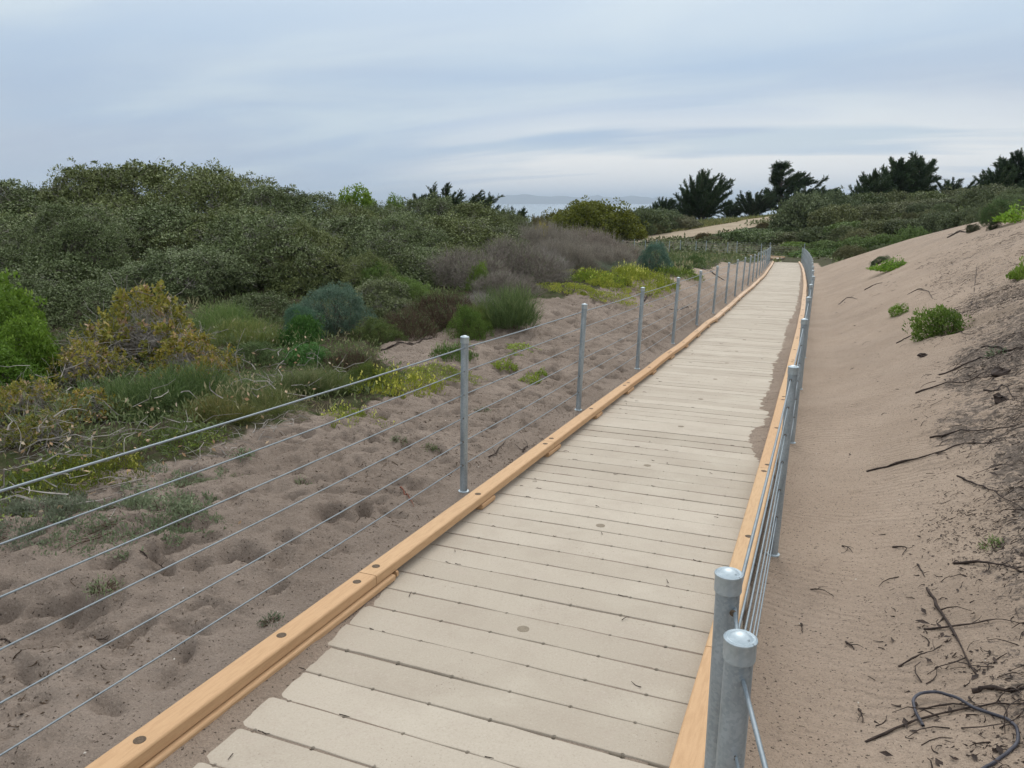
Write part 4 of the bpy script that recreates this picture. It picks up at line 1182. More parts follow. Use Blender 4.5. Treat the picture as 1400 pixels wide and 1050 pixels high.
# ------------------------------------------------------------------ scrub left of the walk
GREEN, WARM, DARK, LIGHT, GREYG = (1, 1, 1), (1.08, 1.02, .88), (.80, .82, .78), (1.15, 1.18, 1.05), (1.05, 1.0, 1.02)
T = 'thicket left of the boardwalk'
SHRUBS = [
 # key, px, top, depth, width px, tint, label
 ('coyoteA', -25, 252, 19, 190, GREEN, 'grey green shrub at the far left skyline, cut by the left edge of the photo'),
 ('coyoteB', 40, 262, 21, 150, GREEN, 'lower skyline shrub in the notch left of the tallest mound'),
 ('coyoteA', 120, 234, 21, 170, WARM, 'left shoulder of the tallest dark green mound on the left skyline'),
 ('coyoteC', 190, 228, 22, 210, WARM, 'tallest dark green shrub on the left skyline'),
 ('coyoteB', 285, 236, 21, 190, WARM, 'right shoulder of the tallest dark green mound on the left skyline'),
 ('coyoteA', 365, 260, 20, 150, GREEN, 'skyline shrub sloping down to the right of the tallest mound'),
 ('coyoteC', 425, 268, 20.5, 140, GREEN, 'skyline shrub just left of the bright green ridge bush'),
 ('coyoteB', 520, 284, 22, 120, GREEN, 'low dark shrub directly under the bright green ridge bush'),
 ('coyoteA', 588, 274, 24, 120, GREEN, 'rounded skyline shrub in front of the flat dark cypress crown'),
 ('coyoteC', 640, 280, 24, 110, WARM, 'rounded skyline shrub right of the flat dark cypress crown'),
 ('coyoteB', 690, 292, 25, 80, GREYG, 'last skyline shrub of the thicket beside the strip of sea'),
 ('coyoteB', 10, 300, 16.5, 190, GREEN, 'grey green shrub below the skyline at the far left'),
 ('coyoteA', 110, 290, 17.5, 200, WARM, 'broad shrub below the left shoulder of the tallest mound'),
 ('coyoteC', 225, 285, 18, 200, GREEN, 'broad dark shrub on the slope below the tallest mound'),
 ('coyoteB', 320, 290, 18, 180, WARM, 'shrub with pale twigs on the right flank of the tallest mound'),
 ('coyoteA', 400, 302, 17.5, 170, GREEN, 'mid slope shrub below the descending skyline left of centre'),
 ('coyoteC', 470, 300, 18.5, 150, GREEN, 'mid slope shrub below and left of the bright ridge bush'),
 ('coyoteB', 545, 306, 19.5, 150, GREEN, 'mid slope shrub between the two rounded skyline humps'),
 ('coyoteA', 620, 300, 20.5, 150, WARM, 'mid slope shrub below the skyline hump with the cypress behind'),
 ('coyoteC', 672, 312, 21, 120, GREYG, 'greyish shrub on the right flank of the thicket above the grey brush'),
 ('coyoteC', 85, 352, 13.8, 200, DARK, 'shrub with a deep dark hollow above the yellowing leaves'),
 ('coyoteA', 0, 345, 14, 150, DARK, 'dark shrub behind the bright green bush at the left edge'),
 ('scrubA', 262, 343, 13.6, 170, GREEN, 'lighter green rounded shrub just above the yellowing oak shrub'),
 ('coyoteB', 180, 372, 13.2, 130, DARK, 'dark shrub between the deep hollow and the lighter rounded shrub'),
 ('coyoteB', 365, 345, 15, 150, WARM, 'shrub with brown twigs above the blue green ball shaped bush'),
 ('coyoteC', 440, 342, 15.5, 150, DARK, 'dark shrub directly above the blue green ball shaped bush'),
 ('coyoteA', 510, 345, 16, 150, GREEN, 'shrub right of and above the blue green ball shaped bush'),
 ('scrubA', 560, 340, 17, 120, (1.0, 1.02, .95), 'soft green shrub in the middle of the thicket, left of the bare grey twigs'),
 ('coyoteB', 610, 338, 18, 120, WARM, 'shrub behind the bare purple grey twigs'),
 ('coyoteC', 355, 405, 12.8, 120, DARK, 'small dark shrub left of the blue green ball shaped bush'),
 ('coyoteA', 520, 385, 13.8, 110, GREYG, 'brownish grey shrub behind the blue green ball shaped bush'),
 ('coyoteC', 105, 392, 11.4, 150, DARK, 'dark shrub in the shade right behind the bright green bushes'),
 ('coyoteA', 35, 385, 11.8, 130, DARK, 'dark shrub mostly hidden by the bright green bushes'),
 ('drypurple', 640, 342, 16, 120, GREEN, 'bare purple grey twiggy bush in the middle of the thicket'),
 ('drypurple', 705, 327, 17.5, 120, GREEN, 'bare purple grey bush on the right flank, near the grey brush'),
 ('drypale', 735, 340, 18, 90, GREEN, 'pale leafless bush right above the dark rosemary like bush'),
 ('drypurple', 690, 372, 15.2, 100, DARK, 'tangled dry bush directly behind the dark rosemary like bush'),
 ('drybrown', 600, 400, 12.8, 110, GREEN, 'brown dry bush left of the dark rosemary like bush'),
 ('drybrown', 555, 425, 11.8, 90, GREEN, 'small brown dry bush above the sandy pocket'),
 ('drypale', 655, 400, 13.6, 70, GREEN, 'small grey dead bush between the brown bush and the rosemary like bush'),
 ('drybrown', 478, 478, 9.3, 85, GREEN, 'brown wispy bush right of the fern green bush'),
 ('greyA', 745, 313, 22, 110, GREYG, 'grey lilac brush where the thicket slopes down to the olive bush'),
 ('greyB', 795, 320, 25, 120, (1.1, .98, 1.02), 'grey lilac brush in front of the olive bush'),
 ('greyA', 840, 334, 28, 90, (1.1, .98, 1.02), 'last grey lilac brush on the right before the dip'),
 ('greyB', 760, 334, 20, 100, GREYG, 'lower grey brush right of the bare purple twigs'),
 ('greyA', 815, 338, 23, 90, GREYG, 'lower grey brush above the blue grey sage'),
 ('sage', 800, 362, 20.5, 90, (.75, .95, .85), 'blue grey sage behind the yellow green mat'),
 ('sage', 845, 358, 22.5, 70, (.72, .95, .84), 'blue grey sage beside the dark blue green far bush'),
 ('blue', 898, 334, 25, 52, (.85, .95, 1.0), 'dark blue green bush standing behind the yellow green mat'),
 ('blue', 452, 393, 11.6, 118, (1, 1, 1), 'blue green ball shaped bush in the middle of the thicket'),
 ('blue', 412, 420, 11.0, 60, (.8, .95, .85), 'smaller blue green bush tucked against the ball shaped bush'),
 ('fern', 418, 476, 9.5, 80, GREEN, 'fern green low bush below the blue green ball'),
 ('fern', 415, 435, 10.6, 60, (.9, .9, .8), 'small green bush between the ball shaped bush and the yellowing shrub'),
 ('tuftA', 697, 390, 12.6, 72, GREEN, 'dark rosemary like bush with upright stems at the edge of the sand'),
 ('tuftA', 655, 415, 12.4, 36, (1.1, 1.05, .8), 'small upright green bush left of the rosemary like bush'),
 ('bright', -52, 352, 8.9, 165, (.80, .85, .8), 'tall bright green bush at the left edge of the photo'),
 ('bright', -2, 405, 8.4, 112, (.74, .82, .75), 'middle bright green bush at the left edge, below the tallest one'),
 ('bright', 24, 442, 8.0, 92, (.78, .84, .75), 'bright green bush reaching farthest right at the left edge'),
 ('bright', -12, 475, 7.6, 118, (.6, .7, .6), 'lowest bright green bush at the left edge, darkest of them'),
 ('bright', 490, 260, 26, 74, (1.0, 1.0, 1.0), 'bright green bush on the skyline left of the flat cypress'),
 ('bright', 537, 272, 26, 40, (.85, .9, .9), 'small bright green bush low on the skyline beside the flat cypress'),
 ('oakA', 195, 392, 9.2, 170, GREEN, 'shrub with yellow and orange leaves, largest of the turning ones'),
 ('oakB', 105, 470, 8.2, 130, (1.0, 1.0, .9), 'turning shrub with bare grey twigs beside the bright green bush'),
 ('oakA', 255, 455, 8.6, 120, (1.0, .95, .8), 'yellowing shrub right of the largest turning one'),
 ('oakB', 40, 520, 7.0, 120, GREEN, 'yellow leaved shrub low at the left edge of the photo'),
 ('oakA', 120, 545, 6.9, 100, (.95, .85, .7), 'sparse turning shrub behind the top wire near the left edge'),
 ('oakB', 290, 490, 8.1, 80, (.9, .8, .7), 'small brownish turning shrub above the feathery green tufts'),
 ('tuftA', 155, 515, 7.2, 95, (.92, .98, .9), 'dark feathery tuft below the largest turning shrub, on the left'),
 ('tuftA', 235, 500, 7.5, 105, (.92, .98, .9), 'dark feathery tuft below the largest turning shrub, on the right'),
 ('tuftB', 320, 520, 7.6, 110, (.9, 1.0, .9), 'feathery green tuft left of the fern green bush'),
 ('tuftB', 395, 522, 8.2, 90, GREEN, 'feathery green tuft directly below the fern green bush'),
 ('tuftB', 452, 520, 8.3, 80, (.95, 1.0, .8), 'feathery green tuft below the brown wispy bush'),
 ('tuftC', 370, 552, 7.4, 100, (1.0, .95, .8), 'low grassy tuft at the sand edge behind the wires'),
 ('tuftC', 300, 565, 7.0, 90, (1.05, .9, .7), 'low dry grassy tuft at the sand edge, nearest the twig pile'),
 ('tuftB', 335, 440, 10.6, 90, (1.1, 1.1, .8), 'pale green tuft above the feathery ones, left of the ball shaped bush'),
 ('tuftB', 300, 418, 11.2, 80, (.9, 1.1, .8), 'fresh green tuft right of the largest turning shrub'),
 ('low', 345, 478, 9.4, 90, GREEN, 'low dark green shrub left of the fern green bush'),
 ('low', 515, 440, 11.3, 70, (1.2, 1.1, .9), 'low olive shrub right of the blue green ball'),
 ('low', 560, 385, 14.2, 80, (1.5, 1.5, 1.1), 'fresh green low shrub among brown brush in mid thicket'),
 ('low', 515, 365, 14.8, 70, (1.3, 1.35, 1.0), 'fresh green low shrub above the brown brush'),
 ('low', 655, 364, 15.4, 36, (1.8, 1.8, 1.0), 'small bright sprig shrub amid the purple grey twigs'),
 ('oakB', 60, 585, 6.2, 120, (.7, .75, .7), 'low twiggy shrub under the yellow leaves at the left edge'),
 ('low', 200, 560, 7.0, 100, (.9, .9, .8), 'low shrub behind the top wire in front of the dark feathery tufts'),
 ('low', 640, 425, 11.9, 60, (1.1, 1.2, .7), 'low yellowish shrub at the sand edge beside the rosemary like bush'),
 ('low', 500, 500, 8.6, 60, (1.2, 1.1, .7), 'low brownish shrub at the sand edge by the yellow flowers'),
]
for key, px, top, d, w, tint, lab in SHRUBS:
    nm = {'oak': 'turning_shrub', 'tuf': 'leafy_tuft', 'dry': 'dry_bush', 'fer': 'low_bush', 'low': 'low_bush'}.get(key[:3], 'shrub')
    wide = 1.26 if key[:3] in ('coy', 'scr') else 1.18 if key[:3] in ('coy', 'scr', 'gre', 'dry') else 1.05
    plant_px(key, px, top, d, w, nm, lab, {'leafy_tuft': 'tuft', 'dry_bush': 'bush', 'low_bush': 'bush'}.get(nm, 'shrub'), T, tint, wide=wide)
# more of the same scrub closing the gaps between them, nothing tells these apart
for k in range(14):
    px, d = GP.uniform(-60, 640), GP.uniform(14.5, 21)
    p = at(px, 400, d); u, s = float(p[0]), float(p[1])
    h = GP.uniform(.7, 1.25) if d > 14 else GP.uniform(.45, .75)
    plant(['coyoteA', 'coyoteB', 'coyoteC'][k % 3] if d > 14 else ['coyoteC', 'scrubA', 'drybrown'][k % 3], u, s, h * GP.uniform(2.0, 2.8), h, 'shrub',
          'small filler shrub half hidden between the larger shrubs of the left thicket', 'shrub', 'half hidden shrubs of the left thicket', [GREEN, WARM, DARK][k % 3])
# the same scrub goes on beyond the left edge of the photo
for k, (px, d, h) in enumerate([(-120, 18, 2.3), (-260, 18, 2.2), (-180, 14, 1.7), (-330, 14, 1.6), (-420, 18, 2.0), (-520, 14, 1.5), (-150, 10.5, 1.0), (-300, 10.5, 1.1), (-480, 10, 1.0), (-640, 12, 1.3)]):
    p = at(px, 400, d)
    plant(['coyoteA', 'coyoteB', 'coyoteC'][k % 3], float(p[0]), float(p[1]), h * 2.1, h, 'shrub', 'dark green shrub where the thicket goes on beyond the left edge', 'shrub', 'shrubs beyond the left edge', [GREEN, WARM, DARK][k % 3])
# yellow green mats
for key, px, py, w, h, lab, tint in [
 ('iceA', 800, 400, 1.9, .16, 'yellow green creeping mat on the bank, its left end nearest the rosemary like bush', (1.0, .95, .8)),
 ('iceA', 845, 390, 2.2, .26, 'brightest yellow green mat on top of the bank left of the fence', (1.1, 1.05, .9)),
 ('iceB', 815, 384, 1.6, .24, 'yellow green mat along the back of the bank in front of the sage', (.8, .95, .7)),
 ('iceA', 890, 384, 2.0, .30, 'yellow green mat on the bank behind the fourth fence post', (1.0, 1.0, .8)),
 ('iceB', 930, 376, 1.6, .24, 'thin green mat at the right end of the bank', (.5, .62, .6)),
 ('iceB', 862, 377, 1.0, .34, 'lime yellow clump on top of the bank mats', (1.25, 1.2, 1.3)),
 ('iceB', 540, 530, 1.1, .20, 'yellow flowered mat left of the first tall fence post', (1.1, 1.05, .9)),
 ('iceB', 600, 515, .9, .10, 'thin yellow green mat behind the first tall fence post', (.8, .85, .8)),
 ('iceB', 480, 570, .7, .13, 'yellow green mat at the sand edge below the feathery tufts', (.95, 1.0, .8)),
 ('iceB', 620, 492, .6, .22, 'green clump touching the first tall fence post', (.35, .5, .7)),
 ('iceB', 70, 662, .75, .12, 'yellow green mat at the sand edge near the left margin', (.62, .66, .6)),
 ('iceB', 130, 645, .8, .12, 'small yellow green mat beside the twig pile near the left margin', (.6, .58, .5)),
 ('iceB', 12, 690, .8, .12, 'green mat cut by the left edge of the photo', (.6, .75, .8)),
 ('iceB', 250, 600, .8, .08, 'dull green mat at the foot of the turning shrubs', (.5, .6, .6)),
 ('creeper', 60, 700, .9, .10, 'grey green creeper on the sand at the left edge', GREEN),
]:
    p, d = hit(px, py)
    plant(key, float(p[0]), float(p[1]), w * .95, h * .85, 'creeping_mat', lab, 'mat', 'creeping mats on the left sand', tint, low=True, sink=.01)
# single small plants on the left sand
for key, px, py, w, h, lab, tint in [
 ('creeper', 222, 700, 1.15, .09, 'sprawling grey green creeper in the middle of the left sand', (1.0, 1.05, .9)),
 ('creeper', 285, 660, .5, .07, 'small creeper above the sprawling one on the left sand', (1.1, 1.1, .9)),
 ('weed', 413, 660, 0.18, 0.06, 'pale tuft of weed on bare sand between the wires', (1.2, 1.2, 1)),
 ('weed', 139, 808, 0.18, 0.06, 'pale weed in the foreground sand at lower left', (1.2, 1.25, 1)),
 ('weed', 330, 629, 0.21, 0.04, 'small green weed on the sand under the top wire', (.7, 1.0, .7)),
 ('weed', 372, 850, 0.13, 0.04, 'tiny weed beside the curb in the foreground', (.6, .7, .6)),
 ('weed', 545, 606, 0.16, 0.04, 'small weed left of the first tall fence post', (.8, .9, .7)),
 ('weed', 588, 618, 0.16, 0.04, 'faint weed closest to the left of the first tall fence post', (.8, .95, .6)),
 ('weedgreen', 690, 503, .34, .10, 'lone yellow green clump right of the first tall fence post', (1.3, 1.1, 1)),
 ('weedgreen', 728, 521, .28, .09, 'yellow green clump on the sand below the second fence span', (1.3, 1.1, 1)),
 ('weedgreen', 741, 513, .16, .07, 'tiny green clump beside the yellow green one', (1.2, 1.1, 1)),
 ('weedgreen', 712, 478, .5, .07, 'thin yellowish clump high on the bank sand', (1.3, 1.1, 1.2)),
 ('weedgreen', 705, 488, .3, .06, 'flat green clump just below the thin yellowish one', (1.1, 1.0, 1)),
 ('weed', 660, 563, 0.19, 0.04, 'small grey weed right of the first tall post', (.8, .9, .7)),
 ('low', 950, 366, 1.0, .5, 'dark green low bush at the back of the bank by the fence', (.9, 1.0, .8)),
 ('low', 932, 372, .7, .25, 'small dark clump on the bank beside the dark low bush', (.6, .6, .6)),
]:
    p, d = hit(px, py)
    plant(key, float(p[0]), float(p[1]), w, h, 'small_plant', lab, 'plant', 'small plants on the left sand', tint, low=True, sink=.0)

# ------------------------------------------------------------------ plants on the dune right of the walk
for key, px, py, w, h, lab, tint in [
 ('dunebush', 1278, 458, .72, .34, 'leafy green bush with bare roots on the right dune', (.85, .85, 1.0)),
 ('dunebush', 1302, 452, .55, .30, 'right half of the leafy bush clump on the right dune', (.75, .75, 1.0)),
 ('dunebush', 1230, 430, .42, .17, 'small green plant left of and above the leafy dune bush', (.9, .95, .9)),
 ('duneweed', 1216, 370, 1.5, .30, 'long flat green patch high on the right dune', (.95, 1.05, .8)),
 ('duneweed', 1228, 365, 1.0, .28, 'upper right tip of the long flat green patch on the dune', (.8, .95, .8)),
 ('low', 1204, 360, .9, .24, 'small dark shrub just above the long flat green patch', (.75, .75, .9)),
 ('duneweed', 1398, 380, .6, .34, 'green sprig at the right edge of the photo, halfway up the dune', (1.0, 1.0, 1)),
 ('duneweed', 1392, 303, 2.0, .50, 'fresh green plants on the dune crest at the right edge', (.9, 1.0, .7)),
 ('low', 1370, 302, 1.6, .7, 'dark low shrub on the dune crest beside the fresh green plants', (.9, .95, 1.0)),
 ('low', 1330, 317, .55, .26, 'round dark clump on the crest line of the dune', (.45, .4, .5)),
 ('low', 1360, 313, .45, .22, 'smaller dark clump on the dune crest, nearest the right edge', (.45, .4, .5)),
 ('weed', 1357, 748, 0.13, 0.05, 'pale green sprout in the dark litter at the right edge', (1.0, 1.3, .6)),
 ('weed', 1362, 487, 0.24, 0.08, 'wispy grey weed beside the dead branches on the dune', (.8, .95, .8)),
]:
    p, d = hit(px, py)
    plant(key, float(p[0]), float(p[1]), w, h, 'dune_plant', lab, 'plant', 'plants on the right dune', tint, low=key != 'duneweed', sink=.0)

# ------------------------------------------------------------------ far scrub hill on the right and the dip
HILL = [
 (1100, 268, 86, 90, 'dark olive rounded shrub at the left end of the far hill, beside the road'),
 (1140, 264, 90, 80, 'olive shrub on the hill left of the large cypress group'),
 (1180, 266, 94, 80, 'hilltop shrub at the foot of the leftmost cypress of the group'),
 (1225, 265, 94, 80, 'hilltop shrub at the foot of the largest cypress of the group'),
 (1270, 263, 96, 80, 'hilltop shrub at the right foot of the largest cypress'),
 (1315, 260, 96, 80, 'hilltop shrub below the low spreading cypress'),
 (1355, 254, 92, 80, 'hilltop shrub at the foot of the tree by the right edge'),
 (1395, 262, 86, 80, 'hilltop shrub cut by the right edge of the photo'),
 (1150, 282, 80, 80, 'mid hill shrub right of the dark olive rounded one'),
 (1200, 280, 82, 80, 'mid hill shrub with a brown patch beside it'),
 (1245, 276, 84, 80, 'mid hill shrub below the largest cypress'),
 (1290, 276, 82, 80, 'mid hill shrub below the right foot of the largest cypress'),
 (1335, 272, 80, 80, 'mid hill shrub low under the spreading cypress'),
 (1378, 272, 74, 80, 'mid hill shrub near the right edge, above the dune crest'),
 (1085, 318, 78, 60, 'low shrub left on the hillside above the end of the boardwalk'),
 (1125, 312, 76, 70, 'hillside shrub above the far right fence posts'),
 (1165, 304, 74, 70, 'bright green hillside shrub in the middle of the lower slope'),
 (1205, 302, 72, 70, 'hillside shrub right of the bright middle one'),
 (1245, 300, 70, 66, 'hillside shrub above the smooth dune shoulder'),
 (1285, 292, 66, 66, 'hillside shrub close above the dune crest'),
 (1325, 286, 62, 66, 'lowest hillside shrub near the round dark clump'),
 (1355, 280, 58, 60, 'grey green hillside shrub behind the dune crest at right'),
 (1130, 330, 68, 60, 'green shrub low in the dip right of the fence end'),
 (1170, 326, 66, 60, 'green shrub low in the dip, second from the fence end'),
 (1210, 322, 62, 60, 'green shrub low behind the dune shoulder'),
 (1250, 314, 58, 56, 'green shrub just over the dune shoulder'),
]
for i, (px, top, d, w, lab) in enumerate(HILL):
    v = GP.uniform(.8, 1.15); wv = GP.uniform(.9, 1.12)
    tint = (v * wv, v, v * GP.uniform(.8, 1.1))
    if i == 16 or i >= 22: tint = (1.05, 1.25, .85)
    plant_px(['scrubfarA', 'scrubfarB'][i % 2], px, top, d, w, 'hill_shrub', lab, 'shrub', 'shrubs of the far hill', tint, hmin=.8, wide=1.05)
for k in range(36):
    u = GP.uniform(.5, 24); s = GP.uniform(60, 97)
    if s - 60 < 0 : continue
    h = GP.uniform(.8, 1.5)
    v = GP.uniform(.75, 1.2)
    plant(['scrubfarA', 'scrubfarB'][k % 2], u, s, h * GP.uniform(2.2, 3.2), h, 'hill_shrub', 'small shrub half hidden among the others on the far scrub hill', 'shrub', 'half hidden shrubs of the far hill', (v * GP.uniform(.95, 1.2), v, v))
# low cover and shrubs in the dip
for px, py, w, h, tint, lab in [
 (1060, 330, 7, .9, (.9, 1.0, .8), 'low green mound of scrub right behind the end of the boardwalk'),
 (1020, 326, 8, .9, (.85, 1.0, .75), 'low green mound of scrub left behind the end of the boardwalk'),
 (1075, 318, 5, .7, (.8, .9, .8), 'dark low scrub beside the short footpath'),
 (1030, 319, 5, .5, (.8, .9, .8), 'dark low scrub between the road and the boardwalk end'),
 (1000, 326, 5, .5, (.85, .9, .8), 'dark low scrub under the bend of the road'),
 (975, 330, 3, .5, (.9, .75, .7), 'brownish low scrub below the road on its left part'),
 (962, 326, 2.0, .6, (.9, .6, .5), 'small red brown bush at the lower edge of the road'),
 (1045, 313, 2.2, .7, (.9, .6, .5), 'small red brown bush beside the top of the road'),
 (1110, 350, 4, .5, (1.1, 1.5, .7), 'bright green ground plants right of the fence end'),
 (1135, 348, 4.5, .5, (.9, 1.2, .7), 'green ground plants between fence end and dune shoulder'),
 (1088, 338, 3, .5, (1.2, 1.5, .6), 'bright sprig of scrub between the last fence posts'),
 (1070, 346, 3.4, .6, (1.15, 1.0, 1.0), 'pale greyish scrub seen through the gap at the boardwalk end'),
]:
    p, d = hit(px, py)
    plant('scrubfarB', float(p[0]), float(p[1]), w, h, 'low_scrub', lab, 'shrub', 'low scrub in the dip', tint)
gc = np.random.default_rng(17)
def cover_field():
    """thin low ground cover over the dip and the far rise, one uncountable mass"""
    n = 60000
    u = gc.uniform(-42, 14, n); s = gc.uniform(62, 125, n)
    k = fbm(u * .35, s * .35, 201, 4) + .35 > gc.random(n) * .8
    ax, ay = np.array([q[0] for q in (ra, rb, rc, rd)]), np.array([q[1] for q in (ra, rb, rc, rd)])
    yr = np.interp(u, ax, ay); onroad = np.abs(s - yr) < 4.2
    k &= ~(onroad & (u > ax[0] - 2) & (u < ax[-1] + 8))
    k &= ~((s < 68) & (u > -3.4) & (u < .4))
    u, s = u[k], s[k]; n = len(u)
    hh = .10 + .35 * np.clip(fbm(u * .5, s * .5, 205, 3) + .3, 0, 1)
    P = np.c_[u, s, surf(u, s) + hh * gc.random(n)]
    V, F_ = leaves(P, gc.normal(size=(n, 3)) * .8 + np.array([0, 0, .4]), gc.uniform(.22, .5, n), gc.uniform(.10, .22, n), gc)
    r_ = np.clip(.5 + fbm(u * .6, s * .6, 208, 3) * .9 + gc.normal(0, .12, n), 0, .999)
    o = obj('ground_cover', np_mesh('ground_cover', V, F_, M['meadow'], False, fattrs={'rnd': r_}))
    tag(o, 'low green ground cover over the dip and the far rise', kind='stuff')
cover_field()
# olive bush and its neighbours beyond the dip
p = at(812, 279, 92)
plant('olive', float(p[0]), float(p[1]), 13.0, float(p[2] - surf(p[0], p[1])), 'olive_shrub', 'broad olive green rounded bush in front of the sea', 'shrub')
p = at(770, 290, 96)
plant('olive', float(p[0]), float(p[1]), 8.0, float(p[2] - surf(p[0], p[1])), 'olive_shrub', 'left end of the olive green bush mass, fading into brown brush', 'shrub', tint=(.9, .8, 1.3))
for px, top, d, w, lab, tint in [
 (880, 286, 98, 60, 'dull green shrub right of the broad olive bush', (.9, .95, .9)),
 (905, 288, 100, 50, 'grey green shrub left of the fan shaped cypress', (1.05, 1.1, 1.2)),
 (930, 296, 100, 44, 'dry grey shrub at the foot of the fan shaped cypress', (1.3, 1.1, 1.3)),
 (855, 300, 99, 40, 'dull shrub in front of the right end of the olive bush', (.9, .9, .9)),
 (895, 306, 97, 26, 'low dry brush above the left part of the road', (1.4, 1.15, 1.2)),
 (838, 313, 97, 36, 'low dark brush below the broad olive bush, beside the road', (.9, .85, .9)),
 (735, 300, 70, 40, 'brown brush between the thicket and the olive bush', (1.2, .9, .9)),
 (742, 308, 64, 26, 'small golden bush left of the olive bush', (2.6, 1.9, .5)),
]:
    plant_px('scrubfarA', px, top, d, w, 'far_shrub', lab, 'shrub', 'shrubs beyond the dip', tint, hmin=.6, wide=1.3)

def undergrowth():
    """grass, seedlings and leaf litter on the soil between the shrubs, one uncountable mass"""
    g = np.random.default_rng(61)
    n = 260000
    a = g.uniform(R(-86), R(-1), n); rr = 3.5 + 60 * g.random(n) ** 1.5
    u, s = np.sin(a) * rr, np.cos(a) * rr
    k = (veg_mask(u, s) > .35 + .5 * g.random(n)) & (s < 64) & (s > -.5) & (u - cu(s) < -2.9) & ~((s > 10.5) & (s < 25) & (u - cu(s) > -6.4))
    u, s, rr = u[k], s[k], rr[k]; n = len(u)
    k = fbm(u * 1.1, s * 1.1, 401, 3) > -.22 + .2 * g.normal(size=n); u, s, rr = u[k], s[k], rr[k]; n = len(u)
    sc = np.clip(rr / 14, .7, 2.2)
    P = np.c_[u, s, surf(u, s) + (.10 * sc + .16 * (rr < 12)) * g.random(n) * np.clip(.6 + 1.6 * fbm(u * 1.6, s * 1.6, 402, 3), 0, 1.6)]
    V, F_ = leaves(P, g.normal(size=(n, 3)) * .55 + np.array([0, 0, .8]), .10 * sc * g.uniform(.5, 1.3, n), .022 * sc * g.uniform(.6, 1.4, n), g)
    r_ = np.clip(.5 + fbm(u * .9, s * .9, 404, 3) + g.normal(0, .15, n), 0, .999)
    tag(obj('undergrowth', np_mesh('undergrowth', V, F_, M['grass'], False, fattrs={'rnd': r_})), 'low grass and seedlings on the soil between the left shrubs', kind='stuff')
undergrowth()

def tangle():
    """dead twigs and curled dry leaves caught between the turning shrubs"""
    g = np.random.default_rng(77)
    n = 330
    s = g.uniform(1.4, 7.2, n); u = -4.55 - 2.6 * g.random(n) ** 1.2 - .12 * np.maximum(0, s - 4)
    k = fbm(u * 1.3, s * 1.3, 501, 3) > -.12; u, s = u[k], s[k]; n = len(u)
    A = np.c_[u, s, surf(u, s) + .32 * g.random(n) ** 1.4]
    d = unit(np.c_[g.normal(size=(n, 2)), np.abs(g.normal(0, .45, n)) - .1]); L = g.uniform(.15, .55, n)[:, None]
    B = A + d * L; B[:, 2] = np.maximum(B[:, 2], surf(B[:, 0], B[:, 1]) + .01)
    V, F_ = twigs(A, B, g.uniform(.003, .008, n), .002, g, .16, 4)
    tag(obj('dead_twig_tangle', np_mesh('dead_twig_tangle', V, F_, M['palebark'])), 'tangle of pale dead twigs between the turning shrubs at lower left', kind='stuff')
    m = 420
    q = g.integers(0, n, m)
    P = A[q] + g.normal(size=(m, 3)) * np.array([.3, .3, .08]); P[:, 2] = np.maximum(P[:, 2], surf(P[:, 0], P[:, 1]) + .01)
    V, F_ = leaves(P, g.normal(size=(m, 3)), g.uniform(.03, .055, m), g.uniform(.016, .03, m), g)
    tag(obj('dry_leaves', np_mesh('dry_leaves', V, F_, M['oakdry'], False, fattrs={'rnd': g.random(m)})), 'curled tan leaves caught in the dead twigs at lower left', kind='stuff')
tangle()

def verge():
    """short grass on the far side of the dirt road"""
    g = np.random.default_rng(88)
    n = 9000
    ax, ay = np.array([q[0] for q in (ra, rb, rc, rd)]), np.array([q[1] for q in (ra, rb, rc, rd)])
    u = g.uniform(ax[0] + 4, ax[-1] + 1, n); s = np.interp(u, ax, ay) + 4.6 + 8 * g.random(n)
    P = np.c_[u, s, surf(u, s) + .1 * g.random(n)]
    V, F_ = leaves(P, g.normal(size=(n, 3)) * .5 + np.array([0, 0, .8]), g.uniform(.2, .42, n), g.uniform(.06, .14, n), g)
    tag(obj('grass_verge', np_mesh('grass_verge', V, F_, M['verge'], False, fattrs={'rnd': g.random(n)})), 'strip of yellowish grass along the far side of the dirt road', kind='stuff')
verge()
